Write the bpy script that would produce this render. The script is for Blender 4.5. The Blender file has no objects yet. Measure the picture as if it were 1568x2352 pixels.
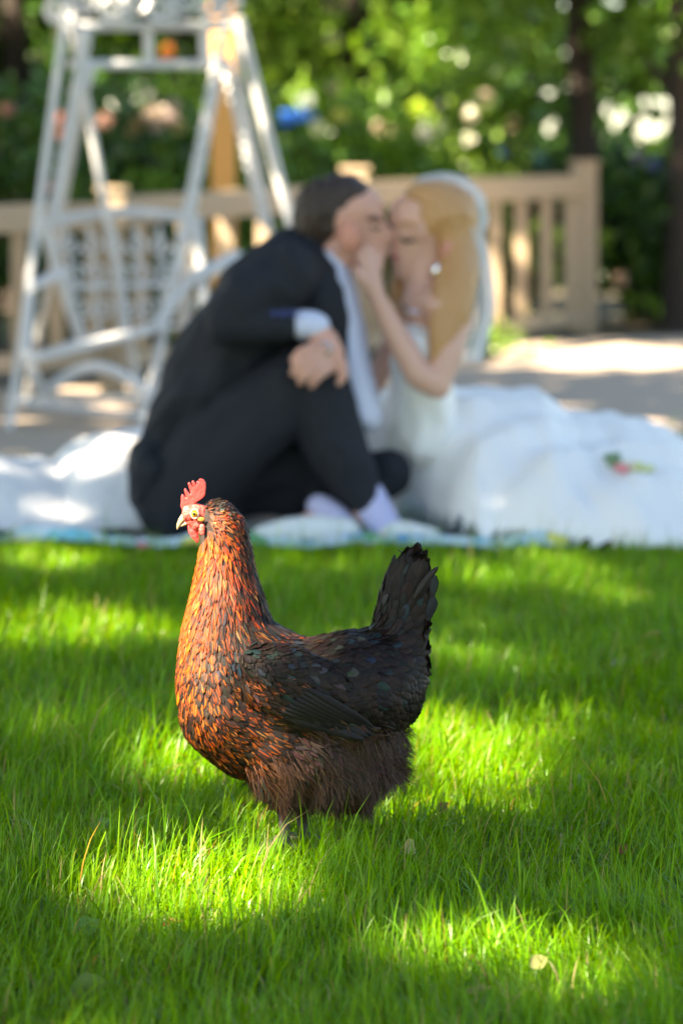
import bpy, bmesh, math, random
import numpy as np
from mathutils import Vector, Matrix
from mathutils.bvhtree import BVHTree

random.seed(7)
rng = np.random.default_rng(7)
S = bpy.context.scene
COL = S.collection

# ------------------------------------------------------------------ camera, world, sun
H = 0.777
F = 135.0
K = 36.0 / 2352.0 / F            # metres per sketch unit per metre of distance
CX, HY = 784.0, 473.0            # principal column and horizon row of the sketch grid (1568 x 2352)

def U(x, y, D):
    """point at distance D that stands at column x, row y of the sketch grid"""
    return Vector(((x - CX) * K * D, D, H - (y - HY) * K * D))

def GD(y):
    return H / (K * (y - HY))

cam_d = bpy.data.cameras.new("camera")
cam = bpy.data.objects.new("camera", cam_d)
COL.objects.link(cam)
S.camera = cam
cam.location = (0, 0, H)
cam.rotation_euler = (math.pi / 2, 0, 0)
cam_d.lens = F
cam_d.sensor_width = 36.0
cam_d.sensor_fit = 'AUTO'
cam_d.shift_y = -(1176 - HY) / 2352.0
cam_d.clip_start = 0.05
cam_d.clip_end = 500
cam_d.dof.use_dof = True
cam_d.dof.focus_distance = 4.38
cam_d.dof.aperture_fstop = 5.8

SUN = Vector((-0.60, -0.42, 0.68)).normalized()
elev = math.asin(SUN.z)
world = bpy.data.worlds.new("World")
S.world = world
world.use_nodes = True
wn = world.node_tree.nodes
wl = world.node_tree.links
bg = wn['Background']
sky = wn.new('ShaderNodeTexSky')
sky.sky_type = 'NISHITA'
sky.sun_disc = False
sky.sun_elevation = elev
sky.sun_rotation = math.atan2(SUN.x, SUN.y)
sky.dust_density = 0.4
sky.ozone_density = 3.0
wl.new(sky.outputs[0], bg.inputs[0])
bg.inputs[1].default_value = 0.056
sun_d = bpy.data.lights.new("sun", 'SUN')
sun_d.energy = 5.0
sun_d.angle = math.radians(0.53)
sun_d.color = (1.0, 0.94, 0.84)
sun_o = bpy.data.objects.new("sun", sun_d)
COL.objects.link(sun_o)
sun_o.rotation_euler = (-SUN).to_track_quat('-Z', 'Y').to_euler()
S.view_settings.view_transform = 'Standard'
S.view_settings.look = 'None'
S.view_settings.gamma = 1.0
S.view_settings.use_white_balance = True
S.view_settings.white_balance_temperature = 8000
S.view_settings.white_balance_tint = 10
S.view_settings.exposure = 2.95
S.cycles.max_bounces = 8
S.cycles.transparent_max_bounces = 8
S.cycles.sample_clamp_indirect = 6.0
S.cycles.use_denoising = True

# ------------------------------------------------------------------ materials
def mat(name, col, rough=0.6, spec=0.5, noise=None, bump=None, attr=False, transl=0.0, sheen=0.0, sss=0.0, coat=0.0, col2=None, scale=8.0):
    m = bpy.data.materials.new(name)
    m.use_nodes = True
    nt = m.node_tree
    N, L = nt.nodes, nt.links
    b = N['Principled BSDF']
    b.inputs['Roughness'].default_value = rough
    b.inputs['Specular IOR Level'].default_value = spec
    b.inputs['Base Color'].default_value = (*col, 1)
    src = None
    if attr:
        a = N.new('ShaderNodeAttribute')
        a.attribute_name = 'Col'
        src = a.outputs['Color']
    if col2 is not None or noise:
        tc = N.new('ShaderNodeTexCoord')
        nz = N.new('ShaderNodeTexNoise')
        nz.inputs['Scale'].default_value = scale
        nz.inputs['Detail'].default_value = 6
        L.new(tc.outputs['Object'], nz.inputs['Vector'])
        rmp = N.new('ShaderNodeValToRGB')
        rmp.color_ramp.elements[0].position = 0.35
        rmp.color_ramp.elements[1].position = 0.65
        if col2 is not None:
            rmp.color_ramp.elements[0].color = (*col, 1)
            rmp.color_ramp.elements[1].color = (*col2, 1)
            src = rmp.outputs[0]
        else:
            rmp.color_ramp.elements[0].color = (1 - noise,) * 3 + (1,)
            rmp.color_ramp.elements[1].color = (1, 1, 1, 1)
            mx = N.new('ShaderNodeMix')
            mx.data_type = 'RGBA'
            mx.blend_type = 'MULTIPLY'
            mx.inputs[0].default_value = 1.0
            if src is not None:
                L.new(src, mx.inputs[6])
            else:
                mx.inputs[6].default_value = (*col, 1)
            L.new(rmp.outputs[0], mx.inputs[7])
            src = mx.outputs[2]
    if src is not None:
        L.new(src, b.inputs['Base Color'])
    if bump:
        tc2 = N.new('ShaderNodeTexCoord')
        n2 = N.new('ShaderNodeTexNoise')
        n2.inputs['Scale'].default_value = bump[0]
        n2.inputs['Detail'].default_value = 4
        L.new(tc2.outputs['Object'], n2.inputs['Vector'])
        bp = N.new('ShaderNodeBump')
        bp.inputs['Strength'].default_value = bump[1]
        bp.inputs['Distance'].default_value = bump[2]
        L.new(n2.outputs[0], bp.inputs['Height'])
        L.new(bp.outputs[0], b.inputs['Normal'])
    if sheen:
        b.inputs['Sheen Weight'].default_value = sheen
    if coat:
        b.inputs['Coat Weight'].default_value = coat
    if sss:
        b.inputs['Subsurface Weight'].default_value = sss
        b.inputs['Subsurface Radius'].default_value = (0.006, 0.002, 0.001)
        b.inputs['Subsurface Scale'].default_value = 1.0
    if transl:
        t = N.new('ShaderNodeBsdfTranslucent')
        if src is not None:
            g = N.new('ShaderNodeMix')
            g.data_type = 'RGBA'
            g.blend_type = 'MULTIPLY'
            g.inputs[0].default_value = 1.0
            g.inputs[7].default_value = ((1.75, 1.15, 0.35, 1) if 'grass' in name else (1.15, 1.15, 0.5, 1)) if attr else (1, 1, 1, 1)
            L.new(src, g.inputs[6])
            L.new(g.outputs[2], t.inputs['Color'])
        else:
            t.inputs['Color'].default_value = (*col, 1)
        ms = N.new('ShaderNodeMixShader')
        ms.inputs[0].default_value = transl
        L.new(b.outputs[0], ms.inputs[1])
        L.new(t.outputs[0], ms.inputs[2])
        L.new(ms.outputs[0], N['Material Output'].inputs['Surface'])
    return m

M_GRASS = mat("grass_blades", (.1, .2, .02), rough=0.34, spec=0.3, attr=True, transl=0.5)
M_LEAF = mat("leaves", (.1, .2, .02), rough=0.26, spec=0.5, attr=True, transl=0.38)
M_BARK = mat("bark", (.018, .012, .009), rough=0.9, col2=(.040, .027, .019), bump=(25, .8, .02), scale=6)
M_SOIL = mat("soil_and_thatch", (.035, .07, .010), rough=0.95, col2=(.07, .10, .02), bump=(60, .6, .01), scale=30)
M_WHITE = mat("white_iron", (.60, .60, .60), rough=0.4, noise=.12, scale=14)
M_WOOD = mat("weathered_wood", (.30, .215, .135), rough=0.75, col2=(.42, .32, .21), bump=(30, .4, .006), scale=5)
M_OWOOD = mat("orange_wood", (.55, .25, .055), rough=0.6, col2=(.66, .33, .09), scale=5)
M_SUIT = mat("charcoal_wool", (.017, .019, .025), rough=0.8, spec=.3, noise=.25, scale=25, bump=(9, .55, .03))
M_SHIRT = mat("shirt_cotton", (.62, .65, .80), rough=0.8, bump=(14, .4, .02))
M_SOCK = mat("sock_cotton", (.50, .50, .72), rough=0.85, bump=(60, .3, .005))
M_SKIN = mat("skin", (.60, .27, .19), rough=0.5, col2=(.72, .40, .30), sss=.15, scale=10)
M_SKINB = mat("bride_skin", (.62, .31, .22), rough=0.5, col2=(.74, .46, .35), sss=.15, scale=9)
M_RED = mat("flushed_skin", (.62, .25, .17), rough=0.5)
M_LIP = mat("lips", (.50, .14, .13), rough=0.45)
M_HAIRD = mat("dark_hair", (.050, .028, .018), rough=0.55, noise=.5, scale=60, bump=(80, .8, .01))
M_HAIRB = mat("blonde_hair", (.34, .14, .04), rough=0.38, col2=(.72, .40, .17), scale=1, bump=(70, .6, .01))
for n_ in M_HAIRB.node_tree.nodes:          # strands run down the hair
    if n_.type == 'TEX_NOISE' and abs(n_.inputs['Scale'].default_value - 1) < 1e-6:
        mpn = M_HAIRB.node_tree.nodes.new('ShaderNodeMapping')
        mpn.inputs['Scale'].default_value = (34, 34, 6)
        lk = n_.inputs['Vector'].links[0].from_socket
        M_HAIRB.node_tree.links.new(lk, mpn.inputs[0])
        M_HAIRB.node_tree.links.new(mpn.outputs[0], n_.inputs['Vector'])
M_DARK = mat("dark_lashes", (.03, .018, .018), rough=0.6)
M_DRESS = mat("white_satin", (.84, .83, .80), rough=0.55, spec=.4, sheen=.2, bump=(5, .5, .05))
M_SHEET = mat("white_cotton", (.80, .79, .77), rough=0.8, bump=(7, .5, .04))
M_SHOE = mat("white_canvas", (.74, .76, .72), rough=0.6, noise=.1)
M_SOLE = mat("cream_rubber", (.58, .54, .34), rough=0.6)
M_SILVER = mat("silver", (.8, .8, .8), rough=0.15)
M_SILVER.node_tree.nodes['Principled BSDF'].inputs['Metallic'].default_value = 1
M_BLUEB = mat("blue_button", (.03, .05, .20), rough=0.3)
M_COMB = mat("comb_flesh", (.56, .02, .022), rough=0.36, col2=(.68, .085, .07), sss=.2, scale=90, bump=(260, .35, .002))
M_FACE = mat("face_flesh", (.52, .035, .03), rough=0.5, col2=(.66, .13, .10), sss=.25, scale=110, bump=(420, .5, .002))
M_BEAK = mat("beak_horn", (.26, .185, .12), rough=0.35, col2=(.40, .30, .17), scale=60)
M_LOBE = mat("ear_tuft", (.36, .13, .015), rough=0.7, bump=(300, .5, .002))
M_EYE = mat("eye", (.8, .4, .02), rough=0.08, attr=True, coat=1.0)
M_SHANK = mat("shank_scales", (.06, .052, .045), rough=0.5, col2=(.13, .11, .085), scale=150, bump=(300, .6, .002))
M_BODY = mat("down_under_feathers", (.022, .012, .009), rough=0.9, attr=False)
M_BLOSS = mat("petals", (.8, .8, .8), rough=0.6, attr=True, transl=.25)
M_DRYLEAF = mat("dry_leaf", (.5, .3, .1), rough=0.6, attr=True, transl=.3)
M_BEE = mat("lace_flowers", (.75, .75, .7), rough=.7, attr=True)

# veil: sheer white tulle
M_VEIL = mat("white_tulle", (.80, .84, .86), rough=.8, transl=.35, bump=(14, .4, .02))
nt = M_VEIL.node_tree
tr = nt.nodes.new('ShaderNodeBsdfTransparent')
mv = nt.nodes.new('ShaderNodeMixShader')
mv.inputs[0].default_value = .48
out = nt.nodes['Material Output']
prev = out.inputs['Surface'].links[0].from_socket
nt.links.new(prev, mv.inputs[1])
nt.links.new(tr.outputs[0], mv.inputs[2])
nt.links.new(mv.outputs[0], out.inputs['Surface'])

# feathers: colour from the attribute, barbs as fine streaks along the vane
M_FEATH = mat("feathers", (.03, .02, .015), rough=0.50, spec=.20, attr=True)
nt = M_FEATH.node_tree
N, L = nt.nodes, nt.links
pb = N['Principled BSDF']
pb.inputs['Sheen Weight'].default_value = .0
uvn = N.new('ShaderNodeUVMap')
uvn.uv_map = 'UVMap'
mp = N.new('ShaderNodeMapping')
mp.inputs['Scale'].default_value = (14, 3.0, 1)
L.new(uvn.outputs[0], mp.inputs[0])
nz = N.new('ShaderNodeTexNoise')
nz.inputs['Scale'].default_value = 1.0
nz.inputs['Detail'].default_value = 3
L.new(mp.outputs[0], nz.inputs['Vector'])
bp = N.new('ShaderNodeBump')
bp.inputs['Strength'].default_value = .35
bp.inputs['Distance'].default_value = .001
L.new(nz.outputs[0], bp.inputs['Height'])
L.new(bp.outputs[0], pb.inputs['Normal'])
mx = N.new('ShaderNodeMix')
mx.data_type = 'RGBA'
mx.blend_type = 'MULTIPLY'
mx.inputs[0].default_value = .8
rr = N.new('ShaderNodeValToRGB')
rr.color_ramp.elements[0].position = .3
rr.color_ramp.elements[0].color = (.45, .45, .45, 1)
rr.color_ramp.elements[1].position = .62
rr.color_ramp.elements[1].color = (1.15, 1.15, 1.15, 1)
L.new(nz.outputs[0], rr.inputs[0])
old = pb.inputs['Base Color'].links[0].from_socket
L.new(old, mx.inputs[6])
L.new(rr.outputs[0], mx.inputs[7])
L.new(mx.outputs[2], pb.inputs['Base Color'])

# ------------------------------------------------------------------ object helpers
def tag(o, label=None, cat=None, group=None, kind=None):
    if label: o['label'] = label
    if cat: o['category'] = cat
    if group: o['group'] = group
    if kind: o['kind'] = kind
    return o

def empty(name, loc=(0, 0, 0)):
    o = bpy.data.objects.new(name, None)
    o.location = loc
    o.empty_display_size = .05
    COL.objects.link(o)
    return o

def link(name, me, m, parent=None):
    o = bpy.data.objects.new(name, me)
    if m is not None:
        me.materials.clear()
        me.materials.append(m)
    COL.objects.link(o)
    if parent is not None:
        # every vertex is in world space: keep it there under a parent that only moves
        off = Vector((0, 0, 0))
        p = parent
        while p is not None:
            off += p.location
            p = p.parent
        o.location = -off
        o.parent = parent
    return o

def np_mesh(name, V, Fq, col=None, uv=None, smooth=True):
    """V (n,3), Fq (m,k) with k = 3 or 4"""
    V = np.asarray(V, dtype=np.float32)
    Fq = np.asarray(Fq, dtype=np.int32)
    me = bpy.data.meshes.new(name)
    n, (m_, k) = len(V), Fq.shape
    me.vertices.add(n)
    me.vertices.foreach_set('co', V.ravel())
    me.loops.add(m_ * k)
    me.loops.foreach_set('vertex_index', Fq.ravel())
    me.polygons.add(m_)
    me.polygons.foreach_set('loop_start', np.arange(0, m_ * k, k, dtype=np.int32))
    me.polygons.foreach_set('loop_total', np.full(m_, k, dtype=np.int32))
    me.polygons.foreach_set('use_smooth', np.full(m_, smooth, dtype=bool))
    me.update(calc_edges=True)
    me.validate()
    if col is not None:
        a = me.color_attributes.new('Col', 'FLOAT_COLOR', 'POINT')
        c4 = np.ones((n, 4), dtype=np.float32)
        c4[:, :3] = col
        a.data.foreach_set('color', c4.ravel())
    if uv is not None:
        u = me.uv_layers.new(name='UVMap')
        u.data.foreach_set('uv', np.asarray(uv, dtype=np.float32)[Fq.ravel()].ravel())
    return me

_ico = {}
def ico(sub=2):
    if sub not in _ico:
        bm = bmesh.new()
        bmesh.ops.create_icosphere(bm, subdivisions=sub, radius=1.0)
        _ico[sub] = (np.array([v.co[:] for v in bm.verts]), np.array([[v.index for v in f.verts] for f in bm.faces]))
        bm.free()
    return _ico[sub]

def spheres_mesh(name, balls, sub=2):
    """balls: (center Vector, (rx,ry,rz))"""
    iv, fi = ico(sub)
    Vs, Fs = [], []
    for i, (c, r) in enumerate(balls):
        Vs.append(iv * np.array(r) + np.array(c[:]))
        Fs.append(fi + i * len(iv))
    return np_mesh(name, np.concatenate(Vs), np.concatenate(Fs))

def chain_balls(chain, D, ys=1.0):
    """chain of (x, y, dy, r[, ys]) in sketch units; interpolated into overlapping balls"""
    out = []
    pts = [(U(c[0], c[1], D + c[2]), c[3] * K * (D + c[2]), (c[4] if len(c) > 4 else ys)) for c in chain]
    if len(pts) == 1:
        p, r, y_ = pts[0]
        return [(p, (r, r * y_, r))]
    for (p, r, a), (q, s, b) in zip(pts[:-1], pts[1:]):
        d = (q - p).length
        n = max(2, int(d / (0.22 * min(r, s) + 1e-4)) + 1)
        n = min(n, 26)
        for i in range(n + 1):
            t = i / n
            rr_ = r + (s - r) * t
            yy = a + (b - a) * t
            out.append((p.lerp(q, t), (rr_, rr_ * yy, rr_)))
    return out

def blob_mesh(name, chains, D, voxel, ys=1.0, smooth=6, folds=None):
    balls = []
    for c in chains:
        balls += chain_balls(c, D, ys)
    return remeshed(name, spheres_mesh(name + "_src", balls), voxel, smooth, folds)

def remeshed(name, me, voxel, smooth=6, folds=None):
    o = bpy.data.objects.new("tmp", me)
    COL.objects.link(o)
    md = o.modifiers.new("r", 'REMESH')
    md.mode = 'VOXEL'
    md.voxel_size = voxel
    md.use_smooth_shade = True
    if smooth:
        sm = o.modifiers.new("s", 'SMOOTH')
        sm.factor = .5
        sm.iterations = smooth
    dg = bpy.context.evaluated_depsgraph_get()
    dg.update()
    ev = o.evaluated_get(dg)
    res = bpy.data.meshes.new_from_object(ev)
    res.name = name
    bpy.data.objects.remove(o)
    bpy.data.meshes.remove(me)
    if folds:
        amp, sc, seed = folds
        n = len(res.vertices)
        co = np.empty(n * 3); res.vertices.foreach_get('co', co); co = co.reshape(-1, 3)
        no = np.empty(n * 3); res.vertices.foreach_get('normal', no); no = no.reshape(-1, 3)
        f = fbm(co[:, 0] * sc + seed, co[:, 2] * sc * .8 + co[:, 1] * sc * .7, seed)
        f = 1 - np.abs(f * 2)          # ridged: creases in cloth
        co += no * (f[:, None] * amp)
        res.vertices.foreach_set('co', co.ravel())
        res.update()
    return res

def fbm(x, y, seed=0, oct=3):
    r = np.random.default_rng(int(seed) + 100)
    out = np.zeros_like(x)
    a = 1.0
    for o in range(oct):
        for _ in range(4):
            th = r.uniform(0, math.tau)
            ph = r.uniform(0, math.tau)
            f = r.uniform(.7, 1.3) * (2 ** o)
            out += a * .25 * np.sin(f * (x * math.cos(th) + y * math.sin(th)) + ph + 1.3 * np.sin(.7 * f * (y * math.cos(th) - x * math.sin(th)) + ph * 2))
        a *= .55
    return out

def tube_arrays(pts, r, n=8):
    """tube along pts (Vectors); r float or list"""
    P = [Vector(p) for p in pts]
    R = r if isinstance(r, (list, tuple)) else [r] * len(P)
    V, Fc = [], []
    up = Vector((0, 0, 1))
    prev = None
    for i, p in enumerate(P):
        t = (P[min(i + 1, len(P) - 1)] - P[max(i - 1, 0)]).normalized()
        if prev is None:
            a = t.cross(up)
            if a.length < .1: a = t.cross(Vector((0, 1, 0)))
            a.normalize()
        else:
            a = (prev - t * prev.dot(t)).normalized()
        prev = a
        b = t.cross(a)
        for j in range(n):
            th = math.tau * j / n
            V.append(p + (a * math.cos(th) + b * math.sin(th)) * R[i])
    for i in range(len(P) - 1):
        for j in range(n):
            k = (j + 1) % n
            Fc.append((i * n + j, i * n + k, (i + 1) * n + k, (i + 1) * n + j))
    c0 = len(V); V.append(P[0]); c1 = len(V); V.append(P[-1])
    m = (len(P) - 1) * n
    for j in range(n):
        k = (j + 1) % n
        Fc.append((c0, k, j)); Fc.append((c1, m + j, m + k))
    return V, Fc

class MB:
    def __init__(s): s.V = []; s.F = []
    def add(s, V, Fc):
        o = len(s.V)
        s.V += [tuple(v) for v in V]
        s.F += [tuple(i + o for i in f) for f in Fc]
        return s
    def tube(s, pts, r, n=8): return s.add(*tube_arrays(pts, r, n))
    def ball(s, c, r, sub=2):
        iv, fi = ico(sub)
        r = r if hasattr(r, '__len__') else (r, r, r)
        return s.add([(c[0] + v[0] * r[0], c[1] + v[1] * r[1], c[2] + v[2] * r[2]) for v in iv], [tuple(int(i) for i in f) for f in fi])
    def box(s, c, dims, ax=None, bev=0):
        bm = bmesh.new()
        bmesh.ops.create_cube(bm, size=1.0)
        for v in bm.verts: v.co = Vector((v.co.x * dims[0], v.co.y * dims[1], v.co.z * dims[2]))
        if bev: bmesh.ops.bevel(bm, geom=bm.edges[:], offset=bev, segments=2, affect='EDGES', profile=.7)
        M_ = ax if ax is not None else Matrix.Identity(3)
        V = [M_ @ v.co + Vector(c) for v in bm.verts]
        Fc = [tuple(v.index for v in f.verts) for f in bm.faces]
        bm.free()
        return s.add(V, Fc)
    def bar(s, a, b, w, d, bev=.004):
        """rectangular bar from a to b, width w across, depth d"""
        a, b = Vector(a), Vector(b)
        t = (b - a)
        L_ = t.length
        t.normalize()
        up = Vector((0, 1, 0)) if abs(t.z) > .8 else Vector((0, 0, 1))
        x = up.cross(t).normalized()
        z = t.cross(x)
        M_ = Matrix((x, z, t)).transposed()
        return s.box((a + b) / 2, (w, d, L_), M_, bev)
    def build(s, name, m, parent=None, smooth=True):
        me = bpy.data.meshes.new(name)
        me.from_pydata(s.V, [], s.F)
        me.update()
        if smooth:
            me.polygons.foreach_set('use_smooth', [True] * len(me.polygons))
            try: me.set_sharp_from_angle(angle=math.radians(40))
            except Exception: pass
        return link(name, me, m, parent)

# ------------------------------------------------------------------ where the sun reaches the ground
# ellipses (x, y, rx, ry, strength) on the lawn and path, in sketch units; turned into ground metres
LIT = [
    (450, 2080, 300, 95, 1.0), (640, 2040, 150, 100, 1.0), (330, 2010, 110, 40, .8),
    (470, 1800, 150, 70, .95), (250, 1880, 60, 30, .5),
    (1120, 1760, 240, 105, 1.0), (1330, 1690, 170, 60, .75),
    (220, 1465, 250, 62, .95), (60, 1500, 120, 50, .9), (330, 1545, 120, 24, .6),
    (1120, 1545, 170, 40, .8),
    (1200, 2200, 320, 60, .85), (1350, 2300, 280, 65, .9), (1500, 2190, 90, 80, .75), (90, 2290, 120, 36, .45), (880, 2180, 120, 40, .5),
    (820, 2010, 90, 60, .8),
    (140, 1300, 180, 26, .9), (430, 1315, 200, 16, .6), (760, 1330, 280, 36, .6), (1250, 1350, 270, 55, .75), (1180, 1440, 220, 36, .6), (1500, 1420, 60, 40, .3),
    (1330, 815, 330, 34, 1.0), (1480, 972, 110, 14, .8),
    (200, 888, 130, 12, .9), (190, 930, 150, 16, .9), (60, 960, 60, 10, .8), (330, 985, 90, 12, .6), (60, 860, 90, 7, .6),
]
lit_m = []
for (x, y, rx, ry, st) in LIT:
    D0, Da, Db = GD(y), GD(y - ry), GD(y + ry)
    lit_m.append(((x - CX) * K * D0, D0, rx * K * D0, (Da - Db) / 2, st))
def sun_shift(z):
    """ground point hit by the sun ray that passes a point at height z: add this to (x, y)"""
    return np.array([-SUN.x / SUN.z * z, -SUN.y / SUN.z * z])
# things the sun must reach: (world point, radius, strength)
SUNNY = []
def sunny(x, y, D, r, st=1.0):
    p = U(x, y, D)
    q = sun_shift(p.z)
    SUNNY.append((p.x + q[0], p.y + q[1], r, r, st))
for a in [(480, 1200, 4.6, .10), (470, 1330, 4.6, .11), (450, 1450, 4.6, .11), (430, 1570, 4.6, .10), (500, 1650, 4.6, .10), (560, 1400, 4.6, .10),
          (600, 1560, 4.6, .06, .6), (600, 1790, 4.6, .05)]:
    sunny(*a)
for a in [(100, 1080, 9.3, .32, .6), (230, 1030, 9.3, .22, .6),
          (500, 500, 17.5, .30), (420, 480, 16.6, .30, .7), (500, 620, 17.2, .25, .8), (250, 480, 16, .15),
          (640, 400, 14.2, .16), (500, 200, 14, .12), (260, 790, 13.5, .10), (500, 60, 14.0, .15), (200, 100, 13.7, .08),
          (480, 620, 14, .10), (1140, 640, 22, .25, .5)]:
    sunny(*a)
for (x, y, D) in [(145, 274, 20.3), (143, 306, 20.3), (120, 432, 20.3), (242, 278, 21.2), (385, 120, 21.7), (345, 262, 21.7), (372, 255, 21.7), (392, 270, 21.7), (310, 290, 21.7), (405, 290, 21.7),
                  (665, 268, 22.9), (706, 231, 22.9), (728, 294, 22.9), (780, 268, 22.9), (553, 98, 22.9), (972, 307, 23.9), (870, 296, 23.9), (905, 296, 23.9), (960, 250, 23.9), (1012, 290, 23.9),
                  (1180, 284, 24.9), (1080, 265, 24.9), (1112, 225, 24.9), (1077, 317, 24.9), (1170, 346, 24.9), (1500, 385, 24.3), (1425, 640, 24.3), (1395, 545, 24.3)]:
    sunny(x, y, D, .09)
def lit_value(gx, gy):
    v = np.zeros_like(gx)
    rag = .38 * fbm(gx * 16, gy * 9, 61)
    for (x, y, rx, ry, st) in lit_m:
        d = np.sqrt(((gx - x) / rx) ** 2 + ((gy - y) / ry) ** 2) * (1 + rag)
        v = np.maximum(v, st * np.clip((1.25 - d) / .5, 0, 1))
    for (x, y, rx, ry, st) in SUNNY:
        d = np.sqrt(((gx - x) / rx) ** 2 + ((gy - y) / ry) ** 2)
        v = np.maximum(v, st * np.clip((1.2 - d) / .35, 0, 1))
    far = np.clip((gy - 24.2) / 1.2, 0, 1)      # beyond the fence: open dapple
    nz_ = fbm(gx * 5.0, gy * 2.2, 5)
    v = np.maximum(v, far * np.clip((nz_ + .18) * 5, 0, 1))
    return v

# ------------------------------------------------------------------ ground
def ground_sheet(name, pts, z, m):
    bm = bmesh.new()
    f = bm.faces.new([bm.verts.new((x, y, z)) for x, y in pts])
    me = bpy.data.meshes.new(name)
    bm.to_mesh(me); bm.free()
    o = link(name, me, m)
    return tag(o, kind='structure')
ground_sheet("ground", [(-150, -30), (150, -30), (150, 300), (-150, 300)], -0.012, mat("leaf_litter_soil", (.05, .04, .025), rough=.95, col2=(.09, .075, .045), scale=2, bump=(20, .5, .02)))
lawn_edge = [(-14, 11.4), (-2.5, 11.2), (-.8, 11.35), (.4, 11.9), (1.1, 12.6), (2.0, 13.4), (4, 14.3), (14, 15)]
ground_sheet("lawn", [(14, -5), (14, 15)] + lawn_edge[::-1][1:] + [(-14, -5)], -0.004, M_SOIL)
M_PATH = mat("sandy_paving", (.40, .305, .225), rough=.9, col2=(.50, .39, .295), scale=2.2, bump=(45, .5, .01))
path_back = [(-14, 14.6), (-3, 15.5), (-1, 16.5), (.3, 18.9), (1.1, 22.2), (2.1, 23.0), (4, 23.4), (14, 23.6)]
ground_sheet("path", lawn_edge + path_back[::-1], 0.0, M_PATH)

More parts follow.
